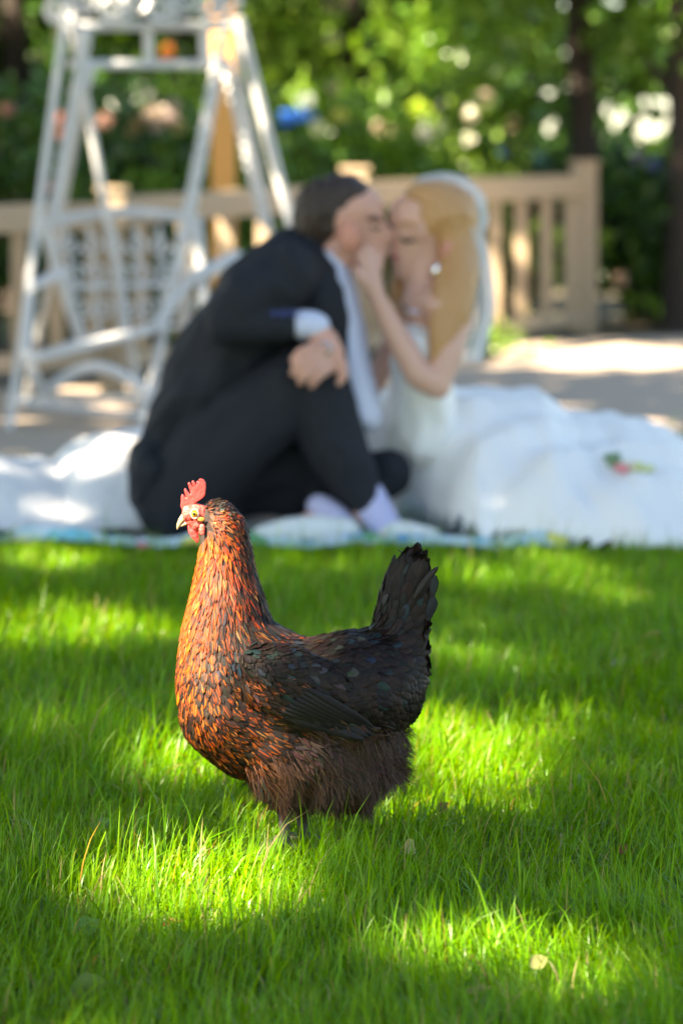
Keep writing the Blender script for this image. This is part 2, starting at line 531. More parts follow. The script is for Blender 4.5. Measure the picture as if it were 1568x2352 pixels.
# ------------------------------------------------------------------ grass
def skirt_front(x):
    return 8.60 + .04 * np.sin(x * 9) + .02 * np.sin(x * 23) + .05 * np.clip(x - .3, 0, 1) + .42 * np.clip((.31 - x) / .17, 0, 1) - .17 * np.clip((x - .44) / .22, 0, 1)
def cloth_front(x):
    return 8.47 + .035 * np.sin(x * 7 + 1) + .012 * np.sin(x * 31) + .06 * (x < -.45)
def sheet_front(x):
    return 8.90 + .03 * np.sin(x * 11) + .03 * np.sin(x * 23 + 1)
def hem(x):
    return np.where(x < -.93, sheet_front(x), np.where(x < .46, cloth_front(x), skirt_front(x)))
def make_grass():
    Ns = [(3.2, 5.6, 52000, 1.45, 0), (5.6, 8.6, 46000, 1.8, 0), (8.6, 13.5, 24000, 2.6, 0),
          (1.8, 5.6, 46000, 1.9, 1), (5.6, 8.6, 34000, 2.4, 1), (8.6, 13.8, 36000, 3.4, 1)]
    VV, CC = [], []
    FF = []
    off = 0
    SEG = 4
    for (d0, d1, n, wk, wide) in Ns:
        w0 = .55 if d1 < 6 else (.8 if d1 < 9 else 1.6)
        y = rng.uniform(d0, d1, n * 2)
        x = rng.uniform(-1, 1, n * 2) * (.094 * y + w0 * .35)
        keep = rng.uniform(0, 1, n * 2) < (x * 0 + (.094 * y + .3) / (.094 * d1 + .3))
        x, y = x[keep][:n], y[keep][:n]
        if wide:      # the lawn beyond the framed strip, a little sparser
            y = rng.uniform(d0, d1, n); x = rng.uniform(-2.6, 2.6, n)
            k_ = np.abs(x) > (.094 * y + w0 * .3) * rng.uniform(.85, 1.0, n)
            x, y = x[k_], y[k_]
        edge = np.interp(x, [p[0] for p in lawn_edge], [p[1] for p in lawn_edge])
        # keep the picnic cloth, dress and sitting couple clear of grass
        on_cloth = (y > hem(x) + .03 + .05 * rng.uniform(0, 1, len(x)) * (np.abs(x + .2) < .7)) & (y < 10.3) & (x > -1.5) & (x < 1.15)
        keep = (y < edge) & ~on_cloth
        x, y = x[keep], y[keep]
        n_ = len(x)
        clump = fbm(x * 5, y * 5, 3)
        fine = fbm(x * 22, y * 22, 9)
        h = (.052 + .018 * clump + .014 * fine) * rng.uniform(.6, 1.3, n_)
        tall = rng.uniform(0, 1, n_) < .05
        h = np.where(tall, h * rng.uniform(1.3, 1.9, n_), h)
        # the tuft in front of the hen's legs
        dt = ((x - (-.01)) / .13) ** 2 + ((y - 4.36) / .11) ** 2
        h = h * (1 + .55 * np.exp(-dt) * rng.uniform(.4, 1.2, n_))
        dl = ((x - (-.075)) / .06) ** 2 + ((y - 4.46) / .11) ** 2
        h = h * (1 - .38 * np.exp(-dl))
        w = rng.uniform(.0011, .0022, n_) * wk * .88 * (1 + .25 * tall)
        th = rng.uniform(0, math.tau, n_)
        flow = fbm(x * 2.3, y * 2.3, 17) * 2.5
        th = np.where(rng.uniform(0, 1, n_) < .4, flow + rng.normal(0, .6, n_), th)
        lean = np.clip(rng.gamma(1.9, .24, n_), 0.03, 1.35)
        curv = rng.uniform(.2, 1.2, n_)
        lx, ly = np.cos(th), np.sin(th)
        wt = th + math.pi / 2 + rng.normal(0, .7, n_)
        wx, wy = np.cos(wt), np.sin(wt)
        t = np.linspace(0, 1, SEG + 1)
        V = np.zeros((n_, SEG + 1, 2, 3))
        C = np.zeros((n_, SEG + 1, 2, 3))
        hue = rng.uniform(0, 1, n_)
        base = np.stack([.088 + .085 * hue, .325 + .06 * hue + .02 * clump, .004 + .003 * hue], -1) * rng.uniform(.6, 1.15, n_)[:, None]
        straw = rng.uniform(0, 1, n_) < .035
        base[straw] = np.array([.36, .30, .13])
        for i, ti in enumerate(t):
            ang = lean * (ti + curv * ti * ti * .7)
            r = h * ti
            cx = x + lx * np.sin(ang) * r
            cy = y + ly * np.sin(ang) * r
            cz = np.cos(np.clip(ang, 0, 1.45)) * r
            ww = w * (1 - ti ** 2.2) * .5 + 1e-5
            for s, sg in ((0, -1), (1, 1)):
                V[:, i, s, 0] = cx + sg * wx * ww
                V[:, i, s, 1] = cy + sg * wy * ww
                V[:, i, s, 2] = cz - .003
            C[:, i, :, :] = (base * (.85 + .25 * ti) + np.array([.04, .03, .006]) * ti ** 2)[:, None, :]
        VV.append(V.reshape(-1, 3)); CC.append(C.reshape(-1, 3))
        b0 = off + np.arange(n_)[:, None] * (SEG + 1) * 2
        for i in range(SEG):
            FF.append(np.concatenate([b0 + 2 * i, b0 + 2 * i + 1, b0 + 2 * i + 3, b0 + 2 * i + 2], 1))
        off += n_ * (SEG + 1) * 2
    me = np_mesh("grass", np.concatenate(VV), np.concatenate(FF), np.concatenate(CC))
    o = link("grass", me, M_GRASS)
    tag(o, "bright green lawn grass of fine upright blades around the hen", "grass", kind='stuff')
make_grass()

def ground_leaf(x, y, size, cols, rot, label, lift=.03, aspect=.55, tilt=.5, name="fallen_leaf"):
    D = GD(y)
    c = Vector(((x - CX) * K * D, D, lift))
    n = 9
    V, C, Fc = [], [], []
    for i in range(n + 1):
        t = i / n
        w = math.sin(math.pi * t ** .8) * aspect * .5 + (.012 if i < 2 else 0)
        for v in (-1, -.5, 0, .5, 1):
            p = Vector((t - .5, v * w, .10 * abs(v) * w * 4 + .12 * (t - .5) ** 2 + .02 * math.sin(9 * t + 3 * v)))
            V.append(p * size)
            k = rng.uniform(.85, 1.1)
            cc = np.array(cols[0]) * (1 - t) + np.array(cols[1]) * t
            C.append(cc * k * (.7 if v == 0 else .85))
    for i in range(n):
        for j in range(4):
            a = i * 5 + j
            Fc.append((a, a + 1, a + 6, a + 5))
    R = Matrix.Rotation(rot, 3, 'Z') @ Matrix.Rotation(tilt, 3, 'X') @ Matrix.Rotation(-tilt * .8, 3, 'Y')
    V = [R @ p for p in V]
    me = np_mesh(name, V, Fc, C)
    o = bpy.data.objects.new(name, me)
    me.materials.append(M_DRYLEAF)
    o.location = c - Vector((0, 0, .012))
    COL.objects.link(o)
    tag(o, label, "leaf", "leaves lying in the grass")
    o.scale = (.85, .85, .85)
ground_leaf(938, 2010, .036, ((.62, .40, .20), (.55, .50, .12)), 1.9, "pale yellow fallen leaf standing in the grass right of the hen's feet", .045, .62, 1.0)
ground_leaf(395, 2160, .030, ((.50, .14, .03), (.45, .20, .05)), .2, "small rusty orange fallen leaf in the sunlit patch in front of the hen", .030, .5, .3)
ground_leaf(205, 2340, .050, ((.10, .20, .02), (.16, .24, .03)), .1, "broad round green weed leaf low at the bottom left of the lawn", .04, .8, .5, "weed_leaf")
ground_leaf(205, 2190, .034, ((.12, .26, .03), (.12, .28, .03)), .9, "small heart shaped green weed leaf in shade at lower left", .04, .8, .6, "weed_leaf")
ground_leaf(240, 1960, .034, ((.14, .25, .05), (.14, .27, .06)), .2, "oval green weed leaf in the grass left of the hen's feet", .045, .75, .6, "weed_leaf")
ground_leaf(1428, 1995, .022, ((.30, .08, .03), (.35, .12, .04)), 1.1, "dark red brown fallen leaf in deep shade at right", .035, .6, .7)
ground_leaf(1300, 2145, .020, ((.42, .16, .06), (.35, .12, .04)), 1.5, "tiny russet fallen leaf below the shaded grass at lower right", .035, .6, .8)
ground_leaf(1237, 2275, .024, ((.62, .58, .22), (.5, .5, .15)), .8, "tiny round cream leaf in the bright grass at the bottom right", .04, .8, .8)
ground_leaf(1100, 2330, .034, ((.5, .30, .12), (.45, .32, .14)), .1, "curled tan fallen leaf near the bottom edge of the lawn", .035, .45, .3)
ground_leaf(1015, 1905, .026, ((.40, .16, .10), (.35, .12, .08)), 1.3, "pinkish brown fallen leaf just behind the pale yellow leaf", .04, .6, .9)
ground_leaf(1420, 1560, .034, ((.52, .42, .34), (.45, .38, .30)), .6, "grey tan fallen leaf lying far back on the lawn at right", .04, .5, .6)
ground_leaf(1500, 1500, .040, ((.6, .30, .10), (.5, .35, .14)), .1, "long orange brown fallen leaf far back by the right edge", .045, .3, .4)

# ------------------------------------------------------------------ the hen
DH = 4.6
hen = empty("hen", U(700, 1966, DH))
tag(hen, "black and orange laced hen with a red comb standing in profile on the grass", "hen")

body_chains = [
    [(492, 1192, 0, 43, .85), (500, 1195, 0, 49, .85), (513, 1222, 0, 57, .85), (519, 1275, 0, 62, .85), (518, 1340, 0, 74, .85), (522, 1400, 0, 92, .88),
     (520, 1480, 0, 110, .95), (520, 1560, 0, 118, 1.05), (530, 1630, 0, 122, 1.08), (575, 1690, 0, 102, 1.1)],
    [(520, 1480, 0, 110, .95), (600, 1545, 0, 116, 1.15), (665, 1590, 0, 125, 1.2), (740, 1595, 0, 134, 1.2), (800, 1595, 0, 148, 1.05), (850, 1575, 0, 128, .9),
     (895, 1540, 0, 88, .75), (912, 1450, 0, 64, .55), (922, 1390, 0, 60, .5), (932, 1345, 0, 54, .45), (938, 1315, 0, 40, .42)],
    [(850, 1570, 0, 110, .9), (905, 1595, 0, 66, .8)],
    [(530, 1630, 0, 122, 1.08), (640, 1690, 0, 100, 1.2), (740, 1715, 0, 112, 1.15), (835, 1735, 0, 82, 1.1)],
    [(640, 1715, -.03, 80), (622, 1778, -.03, 46), (640, 1828, -.03, 24)],
    [(640, 1715, .03, 80), (670, 1780, .03, 44), (688, 1825, .03, 24)],
    [(790, 1740, 0, 95), (800, 1785, 0, 66)],
]
body_me = blob_mesh("body", body_chains, DH, .004, smooth=8)
body = link("body", body_me, M_BODY, hen)

def bvh_of(me):
    me.calc_loop_triangles()
    return me
def surf_samples(me, n):
    me.calc_loop_triangles()
    nt_ = len(me.loop_triangles)
    idx = np.empty(nt_ * 3, dtype=np.int32); me.loop_triangles.foreach_get('vertices', idx); idx = idx.reshape(-1, 3)
    co = np.empty(len(me.vertices) * 3); me.vertices.foreach_get('co', co); co = co.reshape(-1, 3)
    no = np.empty(len(me.vertices) * 3); me.vertices.foreach_get('normal', no); no = no.reshape(-1, 3)
    a, b, c = co[idx[:, 0]], co[idx[:, 1]], co[idx[:, 2]]
    ar = np.linalg.norm(np.cross(b - a, c - a), axis=1)
    t = rng.choice(nt_, n, p=ar / ar.sum())
    u, v = rng.uniform(0, 1, n), rng.uniform(0, 1, n)
    fl = u + v > 1
    u[fl], v[fl] = 1 - u[fl], 1 - v[fl]
    P = a[t] + (b[t] - a[t]) * u[:, None] + (c[t] - a[t]) * v[:, None]
    Nn = no[idx[t]].mean(1)
    Nn /= np.linalg.norm(Nn, axis=1)[:, None] + 1e-9
    return P, Nn

KD = K * DH
# x, y, dx, dy, length, width, orange, pointed, gloss(teal), fluff, grey
CTRL = np.array([
    (492, 1150, 1, .25, 16, 7, .05, .5, 0, 0, .9), (520, 1158, .9, .5, 20, 8, .03, .5, 0, 0, .8), (550, 1185, .6, .9, 30, 9, .12, .6, 0, 0, .5),
    (505, 1185, .8, .5, 20, 7, .6, .6, 0, 0, .1), (525, 1215, .5, 1, 36, 8, .36, .9, 0, 0, 0), (570, 1240, .3, 1, 45, 9, .12, .9, .1, 0, .2), (500, 1250, .1, 1, 40, 8, 1, .9, 0, 0, 0),
    (460, 1270, -.05, 1, 40, 10, 1.0, .9, 0, 0, 0), (450, 1310, -.1, 1, 45, 11, 1.0, .9, 0, 0, 0), (500, 1320, .05, 1, 68, 8, .46, 1, .2, 0, 0),
    (545, 1310, .18, 1, 72, 8, .24, 1, .1, 0, 0), (588, 1320, .12, 1, 66, 9, .12, 1, .2, 0, 0), (440, 1370, -.12, 1, 48, 12, .95, .8, 0, 0, 0), (475, 1390, 0, 1, 70, 9, .60, 1, .1, 0, 0),
    (520, 1400, .15, 1, 78, 9, .32, 1, .2, 0, 0), (565, 1400, .22, 1, 72, 9, .17, 1, .1, 0, 0), (605, 1400, .4, 1, 55, 13, .05, .8, .2, 0, 0), (520, 1470, .35, 1, 46, 15, .15, .6, 1.0, 0, 0),
    (580, 1465, .5, 1, 46, 15, .15, .6, .7, 0, 0), (425, 1440, -.08, 1, 48, 13, .80, .5, 0, 0, 0), (465, 1470, .05, 1, 50, 13, .52, .5, 0, 0, 0), (410, 1540, .0, 1, 42, 17, .50, .4, 0, 0, 0),
    (470, 1550, .25, 1, 46, 17, .34, .4, 0, 0, 0), (405, 1620, .15, 1, 40, 17, .42, .4, 0, 0, 0), (460, 1640, .45, 1, 48, 17, .34, .4, 0, 0, 0), (430, 1700, .6, .8, 44, 17, .36, .4, 0, 0, 0),
    (530, 1560, .6, .9, 50, 17, .20, .5, .1, 0, 0), (540, 1640, .9, .6, 54, 17, .26, .5, 0, 0, 0), (500, 1730, .9, .6, 50, 17, .28, .4, 0, 0, 0), (590, 1700, 1, .5, 56, 17, .24, .5, 0, 0, 0),
    (560, 1765, 1, .6, 48, 16, .16, .4, 0, .2, 0), (640, 1760, .9, .7, 48, 15, .14, .5, 0, .3, 0), (620, 1500, .9, .5, 46, 18, .06, .5, .4, 0, 0), (670, 1470, 1, .2, 42, 20, .10, .5, .3, 0, 0),
    (650, 1640, 1, .35, 50, 18, .14, .4, .1, 0, 0), (720, 1465, 1, .08, 46, 22, .02, .4, .3, 0, 0), (790, 1455, 1, -.02, 50, 25, 0, .3, .3, 0, .2), (760, 1530, 1, .25, 46, 26, 0, .2, .3, 0, .1),
    (840, 1450, 1, -.1, 46, 28, 0, .2, .3, 0, .2), (850, 1540, 1, .25, 46, 30, 0, .1, .3, 0, 0), (885, 1430, .6, -.8, 46, 26, 0, .3, .4, 0, .2), (900, 1370, .3, -1, 60, 22, 0, .4, .2, 0, .15), (930, 1320, .35, -1, 56, 21, 0, .4, .12, 0, .1), (975, 1340, .7, -.8, 44, 20, 0, .5, .2, 0, .2),
    (960, 1400, .7, -.7, 50, 24, 0, .4, .2, 0, .1), (935, 1480, .95, -.15, 46, 30, 0, .2, .2, 0, 0), (975, 1520, 1, .2, 44, 28, 0, .4, .2, 0, 0), (900, 1580, .9, .5, 44, 28, .02, .3, .1, 0, 0),
    (955, 1600, .85, .55, 44, 26, .02, .5, .1, 0, 0), (900, 1650, .85, .6, 42, 22, 0, .5, 0, .1, 0),
    (720, 1700, .7, .6, 34, 8, 0, .6, 0, 1, 0), (820, 1700, .75, .6, 34, 8, 0, .6, 0, 1, 0), (900, 1710, .8, .6, 38, 8, 0, .6, 0, 1, 0), (700, 1790, .35, .9, 34, 8, 0, .6, 0, 1, 0),
    (800, 1790, .45, .9, 38, 8, 0, .6, 0, 1, 0), (890, 1790, .5, .85, 38, 8, 0, .6, 0, 1, 0), (620, 1820, .5, .8, 30, 7, .06, .6, 0, 1, 0), (590, 1795, .2, 1, 30, 7, .06, .6, 0, 1, 0),
], dtype=float)
WCTRL = np.array([
    (580, 1500, .8, .6, 38, 17, .05, .4, .4, 0, 0), (650, 1495, 1, .35, 42, 19, .02, .4, .4, 0, 0), (730, 1510, 1, .5, 46, 20, .0, .4, .4, 0, .3), (560, 1560, .9, .6, 42, 15, .20, .5, .2, 0, 0),
    (640, 1560, 1, .5, 50, 18, .11, .4, .3, 0, 0), (720, 1575, .9, .75, 66, 20, .08, .5, .5, 0, .1), (790, 1600, .75, .7, 70, 24, .03, .5, .4, 0, .3), (620, 1620, 1, .35, 54, 17, .16, .5, .1, 0, 0), (700, 1640, 1, .35, 62, 19, .06, .5, .1, 0, 0),
    (780, 1650, 1, .25, 64, 22, .05, .5, .3, 0, 0), (830, 1640, .8, .55, 60, 20, 0, .6, .6, 0, .5),
], dtype=float)

def field(ctrl, x, y):
    d2 = (ctrl[:, 0][None] - x[:, None]) ** 2 + (ctrl[:, 1][None] - y[:, None]) ** 2 + 60
    w = 1 / d2 ** 2
    w /= w.sum(1)[:, None]
    return w @ ctrl[:, 2:]

UC = np.array([0, .14, .34, .56, .78, .92, 1.0])
VC = np.array([-1, -.78, -.35, 0, .35, .78, 1.0])
def feathers(name, ctrl, me, parent, ncand, spacing, lift=.0015, skip=None, seed=1, curlk=1.0, colour_boost=1.0):
    P, Nn = surf_samples(me, ncand)
    x = P[:, 0] / KD + CX
    y = (H - P[:, 2]) / KD + HY
    A = field(ctrl, x, y)
    A[:, 4] *= np.where(y > 1500, .74, .92)
    order = rng.permutation(len(P))
    grid = {}
    cell = .012
    keep = []
    for i in order:
        if skip is not None and skip(x[i], y[i], P[i], Nn[i]): continue
        fl = A[i, 7]
        if fl < .5:
            rp, rl = A[i, 3] * .36 * spacing * KD, A[i, 2] * .25 * spacing * KD
        else:
            rp, rl = 3.6 * KD, 7 * KD
        dd = np.array([A[i, 0], 0, -A[i, 1]]); dd /= np.linalg.norm(dd)
        k0 = tuple((P[i] // cell).astype(int))
        ok = True
        for a in (-1, 0, 1):
            for b in (-1, 0, 1):
                for c in (-1, 0, 1):
                    for j in grid.get((k0[0] + a, k0[1] + b, k0[2] + c), ()):
                        q = P[i] - P[j]
                        l_ = q @ dd
                        if (l_ / rl) ** 2 + (q @ q - l_ * l_) / rp ** 2 < 1: ok = False; break
                    if not ok: break
                if not ok: break
            if not ok: break
        if ok:
            grid.setdefault(k0, []).append(i)
            keep.append(i)
    keep = np.array(keep)
    P, Nn, A, x, y = P[keep], Nn[keep], A[keep], x[keep], y[keep]
    n = len(P)
    R = lambda a, b: rng.uniform(a, b, n)
    d = np.stack([A[:, 0], np.zeros(n), -A[:, 1]], 1)
    d /= np.linalg.norm(d, axis=1)[:, None] + 1e-9
    d += rng.normal(0, .09, (n, 3)) * (1 + 2.2 * A[:, 7:8])
    d -= Nn * np.sum(d * Nn, 1)[:, None]
    ln = np.linalg.norm(d, axis=1)[:, None]
    d = np.where(ln < .15, np.array([.1, 0, -1.0]), d / (ln + 1e-9))
    tv = np.cross(Nn, d)
    tv /= np.linalg.norm(tv, axis=1)[:, None] + 1e-9
    fluff = A[:, 7] > rng.uniform(.3, .7, n)
    Lg = A[:, 2] * KD * R(.85, 1.2) * .92
    Wd = A[:, 3] * KD * .5 * R(.85, 1.15) * .84
    Wd = np.where(fluff, R(.0009, .0022), Wd)
    Lg = np.where(fluff, R(.015, .030), Lg)
    pt = np.clip(A[:, 5], 0, 1)
    orange, teal, grey = A[:, 4], A[:, 6], A[:, 8]
    # vane colour
    dark = np.stack([R(.0085, .017), R(.0052, .0098), R(.0036, .0066)], 1)
    tl = rng.uniform(0, 1, n) < teal * .35  # teal sheen put into the colour of some vanes
    dark = np.where(tl[:, None], np.stack([R(.010, .022), R(.018, .038), R(.021, .040)], 1), dark)
    gr = rng.uniform(0, 1, n) < grey * .14
    dark = np.where(gr[:, None], np.stack([R(.035, .065), R(.030, .056), R(.027, .052)], 1), dark)
    brown = rng.uniform(0, 1, n) < .35
    dark = np.where((brown & ~tl & ~gr)[:, None], dark + np.array([.011, .0055, .0028]), dark)
    redness = np.clip((1520 - y) / 180, 0, 1) * rng.uniform(0, 1, n)
    org = np.stack([R(.38, .56), R(.066, .118) - .025 * redness, R(.002, .008)], 1) * colour_boost
    org = np.where((redness > .55)[:, None], org * np.array([1.0, .66, .6]), org)
    pale = rng.uniform(0, 1, n) < .08
    org = np.where(pale[:, None], org * 1.1 + np.array([.05, .10, .04]), org)
    of = np.clip(orange + rng.normal(0, .22, n) * (orange > .05), 0, 1)
    of = np.where((orange < .12) & (rng.uniform(0, 1, n) > orange * 4), 0, of)
    nu, nv = len(UC), len(VC)
    V = np.zeros((n, nu, nv, 3)); C = np.zeros((n, nu, nv, 3)); UVs = np.zeros((n, nu, nv, 2))
    me.calc_loop_triangles()
    bvh = BVHTree.FromPolygons([v.co[:] for v in me.vertices], [p.vertices[:] for p in me.polygons])
    hm, he = np.zeros(n), np.zeros(n)
    for i in range(n):
        for arr, f in ((hm, .5), (he, 1.0)):
            q = P[i] + d[i] * Lg[i] * f
            loc, nrm, _, dist_ = bvh.find_nearest(Vector(q))
            arr[i] = float(np.dot(np.array(loc[:]) - q, Nn[i]))
    lim_ = Lg * .75
    hm = np.clip(hm, -lim_ * .5, lim_ * .5); he = np.clip(he, -lim_, lim_)
    qa, qb = 2 * he - 4 * hm, 4 * hm - he
    twist = rng.normal(0, .06, n)
    tipl = lift * R(.6, 1.5)
    tipl = np.where(fluff, R(.001, .012), tipl)
    bend = rng.normal(0, .10, n) * np.where(fluff, 2.6, 1.0)
    side = rng.choice([-1, 1], n)
    for i, u in enumerate(UC):
        round_ = np.sqrt(max(0, 1 - max(0, (u - .62) / .38) ** 2)) * min(1, .55 + u * 1.6)
        lance = (math.sin(math.pi * min(1, (u * .86 + .14)) ** 1.0)) ** .75 if u < 1 else .04
        wu = pt * lance + (1 - pt) * round_
        wu = np.maximum(wu, .03)
        for j, v in enumerate(VC):
            cent = P + d * (Lg * u)[:, None] + tv * (bend * Lg * u * u)[:, None]
            hgt = -.0016 + (tipl + .0016) * u + .0012 * (u > .05) + qa * u * u + qb * u + Wd * .12 * (1 - v * v) + Wd * twist * v
            V[:, i, j] = cent + tv * (Wd * wu * v)[:, None] + Nn * hgt[:, None]
            # laced edge: orange outside, dark centre; of = share of orange
            e = abs(v)
            lim = 1.02 - of * .95
            o_ = np.clip((e - lim) * 5 + .1, 0, 1) * (of > .02)
            o_ = np.where(of > .88, np.where(v == 0, .55 + .45 * (redness < .3), 1.0), o_)
            # some feathers wear the lace on one side only, some only a pale shaft
            half = (of > 0.02) & (of < .5)
            o_ = np.where(half & (np.sign(v) == side), o_ * .12, o_)
            if v == 0: o_ = np.where((of > .05) & (of < .45) & (rng.uniform(0, 1, n) < .5), .75, o_)
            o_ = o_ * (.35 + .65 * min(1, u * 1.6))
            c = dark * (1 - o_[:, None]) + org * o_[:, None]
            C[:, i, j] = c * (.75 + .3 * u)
            UVs[:, i, j, 0] = u + (abs(v) * .35) + rng.uniform(0, 0)
            UVs[:, i, j, 1] = v
    fl_c = np.stack([R(.035, .080), R(.019, .042), R(.012, .026)], 1)
    C[fluff] = fl_c[fluff][:, None, None, :]
    offs = rng.uniform(0, 50, n)
    UVs[..., 0] += offs[:, None, None]
    idx = np.arange(n)[:, None] * nu * nv
    FF = []
    for i in range(nu - 1):
        for j in range(nv - 1):
            a = i * nv + j
            FF.append(np.concatenate([idx + a, idx + a + 1, idx + a + nv + 1, idx + a + nv], 1))
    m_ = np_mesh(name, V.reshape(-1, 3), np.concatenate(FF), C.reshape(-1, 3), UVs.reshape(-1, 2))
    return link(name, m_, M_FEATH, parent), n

def skip_face(x, y, p, n):
    return ((x - 448) / 33) ** 2 + ((y - 1200) / 44) ** 2 < 1 or (x < 468 and y < 1180) or y > 1860
pl, n1 = feathers("plumage", CTRL, body_me, body, 70000, 1.0, skip=skip_face)
print("feathers", n1)

def strands(name, n, region, parent, col=(.060, .032, .020)):
    """downy strands hanging from the belly"""
    V, Fc, C = [], [], []
    P, Nn = surf_samples(body_me, 60000)
    x = P[:, 0] / KD + CX
    y = (H - P[:, 2]) / KD + HY
    ok = np.where(region(x, y))[0][:n]
    n = len(ok)
    P, Nn, x, y = P[ok], Nn[ok], x[ok], y[ok]
    A = field(CTRL, x, y)
    d = np.stack([A[:, 0], np.zeros(n), -A[:, 1]], 1)
    d /= np.linalg.norm(d, axis=1)[:, None]
    swirl = fbm(x / 26, y / 26, 31)
    ca, sa = np.cos(swirl * 1.1), np.sin(swirl * 1.1)
    d = np.stack([d[:, 0] * ca - d[:, 2] * sa, rng.normal(0, .15, n), d[:, 0] * sa + d[:, 2] * ca], 1)
    d += Nn * rng.uniform(.0, .32, n)[:, None]
    d /= np.linalg.norm(d, axis=1)[:, None]
    tv = np.cross(d, Nn); tv /= np.linalg.norm(tv, axis=1)[:, None] + 1e-9
    L_ = rng.uniform(.010, .026, n)
    w = rng.uniform(.0004, .0009, n)
    bend = rng.normal(0, .28, n)
    T = np.linspace(0, 1, 5)
    Vx = np.zeros((n, 5, 2, 3)); Cx = np.zeros((n, 5, 2, 3))
    k = rng.uniform(.5, 1.9, n)
    base = np.array(col)[None] * k[:, None]
    warm = np.clip((700 - x) / 100, 0, 1)[:, None]
    base = base * (1 + warm * np.array([1.9, 1.2, .9]))
    for i, t in enumerate(T):
        c = P + d * (L_ * t)[:, None] + tv * (bend * L_ * t * t)[:, None] - np.array([0, 0, 1]) * (L_ * .35 * t * t)[:, None]
        for s, sg in ((0, -1), (1, 1)):
            Vx[:, i, s] = c + tv * (sg * w * (1 - .85 * t))[:, None]
            Cx[:, i, s] = base
    b0 = np.arange(n)[:, None] * 10
    FF = [np.concatenate([b0 + 2 * i, b0 + 2 * i + 1, b0 + 2 * i + 3, b0 + 2 * i + 2], 1) for i in range(4)]
    me = np_mesh(name, Vx.reshape(-1, 3), np.concatenate(FF), Cx.reshape(-1, 3), np.zeros((n * 10, 2)))
    return link(name, me, M_FEATH, parent)
strands("fluff", 16000, lambda x, y: (y > 1672 + (x < 700) * (700 - x) * .55 + rng.uniform(-14, 14, len(x))) & (x > 560), body)

# wings, near and far
WINGS = []
for sgn in (-1, 1):
    wch = [[(590, 1530, sgn * .056, 50, .55), (660, 1555, sgn * .068, 74, .5), (730, 1585, sgn * .070, 70, .5), (790, 1615, sgn * .066, 46, .55), (840, 1645, sgn * .058, 20, .9), (868, 1660, sgn * .052, 8, 1)],
           [(600, 1580, sgn * .060, 50, .5), (680, 1610, sgn * .074, 46, .5), (760, 1635, sgn * .072, 28, .6), (840, 1655, sgn * .060, 12, 1)]]
    wme = blob_mesh("wing", wch, DH, .003, smooth=5)
    w = link("wing", wme, M_BODY, hen)
    WINGS.append((sgn, wme, w))
    feathers("wing_feathers", WCTRL, wme, w, 22000, 1.0, lift=.0018, curlk=.45,
             skip=lambda x, y, p, n, s=sgn: n[1] * s < -.2)

WMES = []
def long_feather(V_, C_, U_, base, d, tv, nn, L_, W_, col, bend=0., cup=0., pt=.4, tipcurl=0.):
    us = np.linspace(0, 1, 12)
    for u in us:
        r = math.sqrt(max(0, 1 - max(0, (u - .7) / .3) ** 2)) * min(1, .35 + u * 2)
        wu = max(.03, r * (1 - pt) + pt * math.sin(math.pi * (u * .85 + .15)) ** .7 if u < 1 else .03)
        for v in (-1, -.5, 0, .5, 1):
            p = base + d * (L_ * u) + tv * (bend * L_ * u * u + W_ * wu * v) + nn * (cup * W_ * (1 - v * v) + tipcurl * L_ * u ** 4)
            V_.append(p); U_.append((u * 9 + abs(v) * .5 + base.x * 50, v))
            k = 1.5 if v == 0 else 1.0
            C_.append(np.array(col) * k)
for (sgn, wme, wobj) in WINGS:
    bvw = BVHTree.FromPolygons([v.co[:] for v in wme.vertices], [p.vertices[:] for p in wme.polygons])
    V_, C_, U_ = [], [], []
    for i in range(9):
        t = i / 8
        bx_, by_ = 640 + 70 * t, 1622 - 62 * t
        tx_, ty_ = 838 + 34 * t - 30 * max(0, t - .6), 1672 - 14 * t - 26 * max(0, t - .6)
        a = U(bx_, by_, DH); b = U(tx_, ty_, DH)
        d = b - a; L_ = d.length; d.normalize()
        nn = Vector((0, sgn, 0)); tv = d.cross(nn).normalized()
        k = rng.uniform(.8, 1.3)
        i0 = len(V_)
        long_feather(V_, C_, U_, a, d, tv, nn, L_, 11 * KD, np.array([.014, .012, .012]) * k, bend=.04, cup=0.0, pt=.2)
        last = DH + sgn * .085
        for q in range(i0, len(V_)):
            p = V_[q]
            v = U_[q][1]
            h_ = bvw.ray_cast(Vector((p.x, DH + sgn * .5, p.z)), Vector((0, -sgn, 0)))
            if h_[0] is not None: last = h_[0].y
            V_[q] = Vector((p.x, last + sgn * (.0035 + .0009 * (8 - i) * 0 + .0006 * i + .0015 * (1 - v * v)), p.z))
            if v == -1 * sgn or v == 1 * sgn:
                C_[q] = C_[q] * (2.2 if v * sgn > 0 else .8)
    FF = []
    for f in range(len(V_) // 60):
        for i in range(11):
            for j in range(4):
                a = f * 60 + i * 5 + j
                FF.append((a, a + 1, a + 6, a + 5))
    link("flight_feathers", np_mesh("flight_feathers", V_, FF, C_, U_), M_FEATH, wobj)
V_, C_, U_ = [], [], []
def px_dir(dx, dy): return Vector((dx, 0, -dy)).normalized()
tails = []
for i in range(54):
    t = (i % 27) / 26
    layer = rng.uniform(-1, 1)
    bx = 872 + 72 * t + rng.uniform(-5, 5)
    by = 1462 - 20 * math.sin(t * 3) + rng.uniform(-8, 8)
    tx = (908 if i < 27 else 892) + (84 if i < 27 else 96) * t + rng.uniform(-5, 5)
    ty = 1286 - 16 * math.sin(math.pi * min(1, t * 1.15)) + (26 * max(0, t - .75) / .25) + rng.uniform(0, 14) + (44 if i >= 27 else 0)
    tails.append((bx, by, tx, ty, layer))
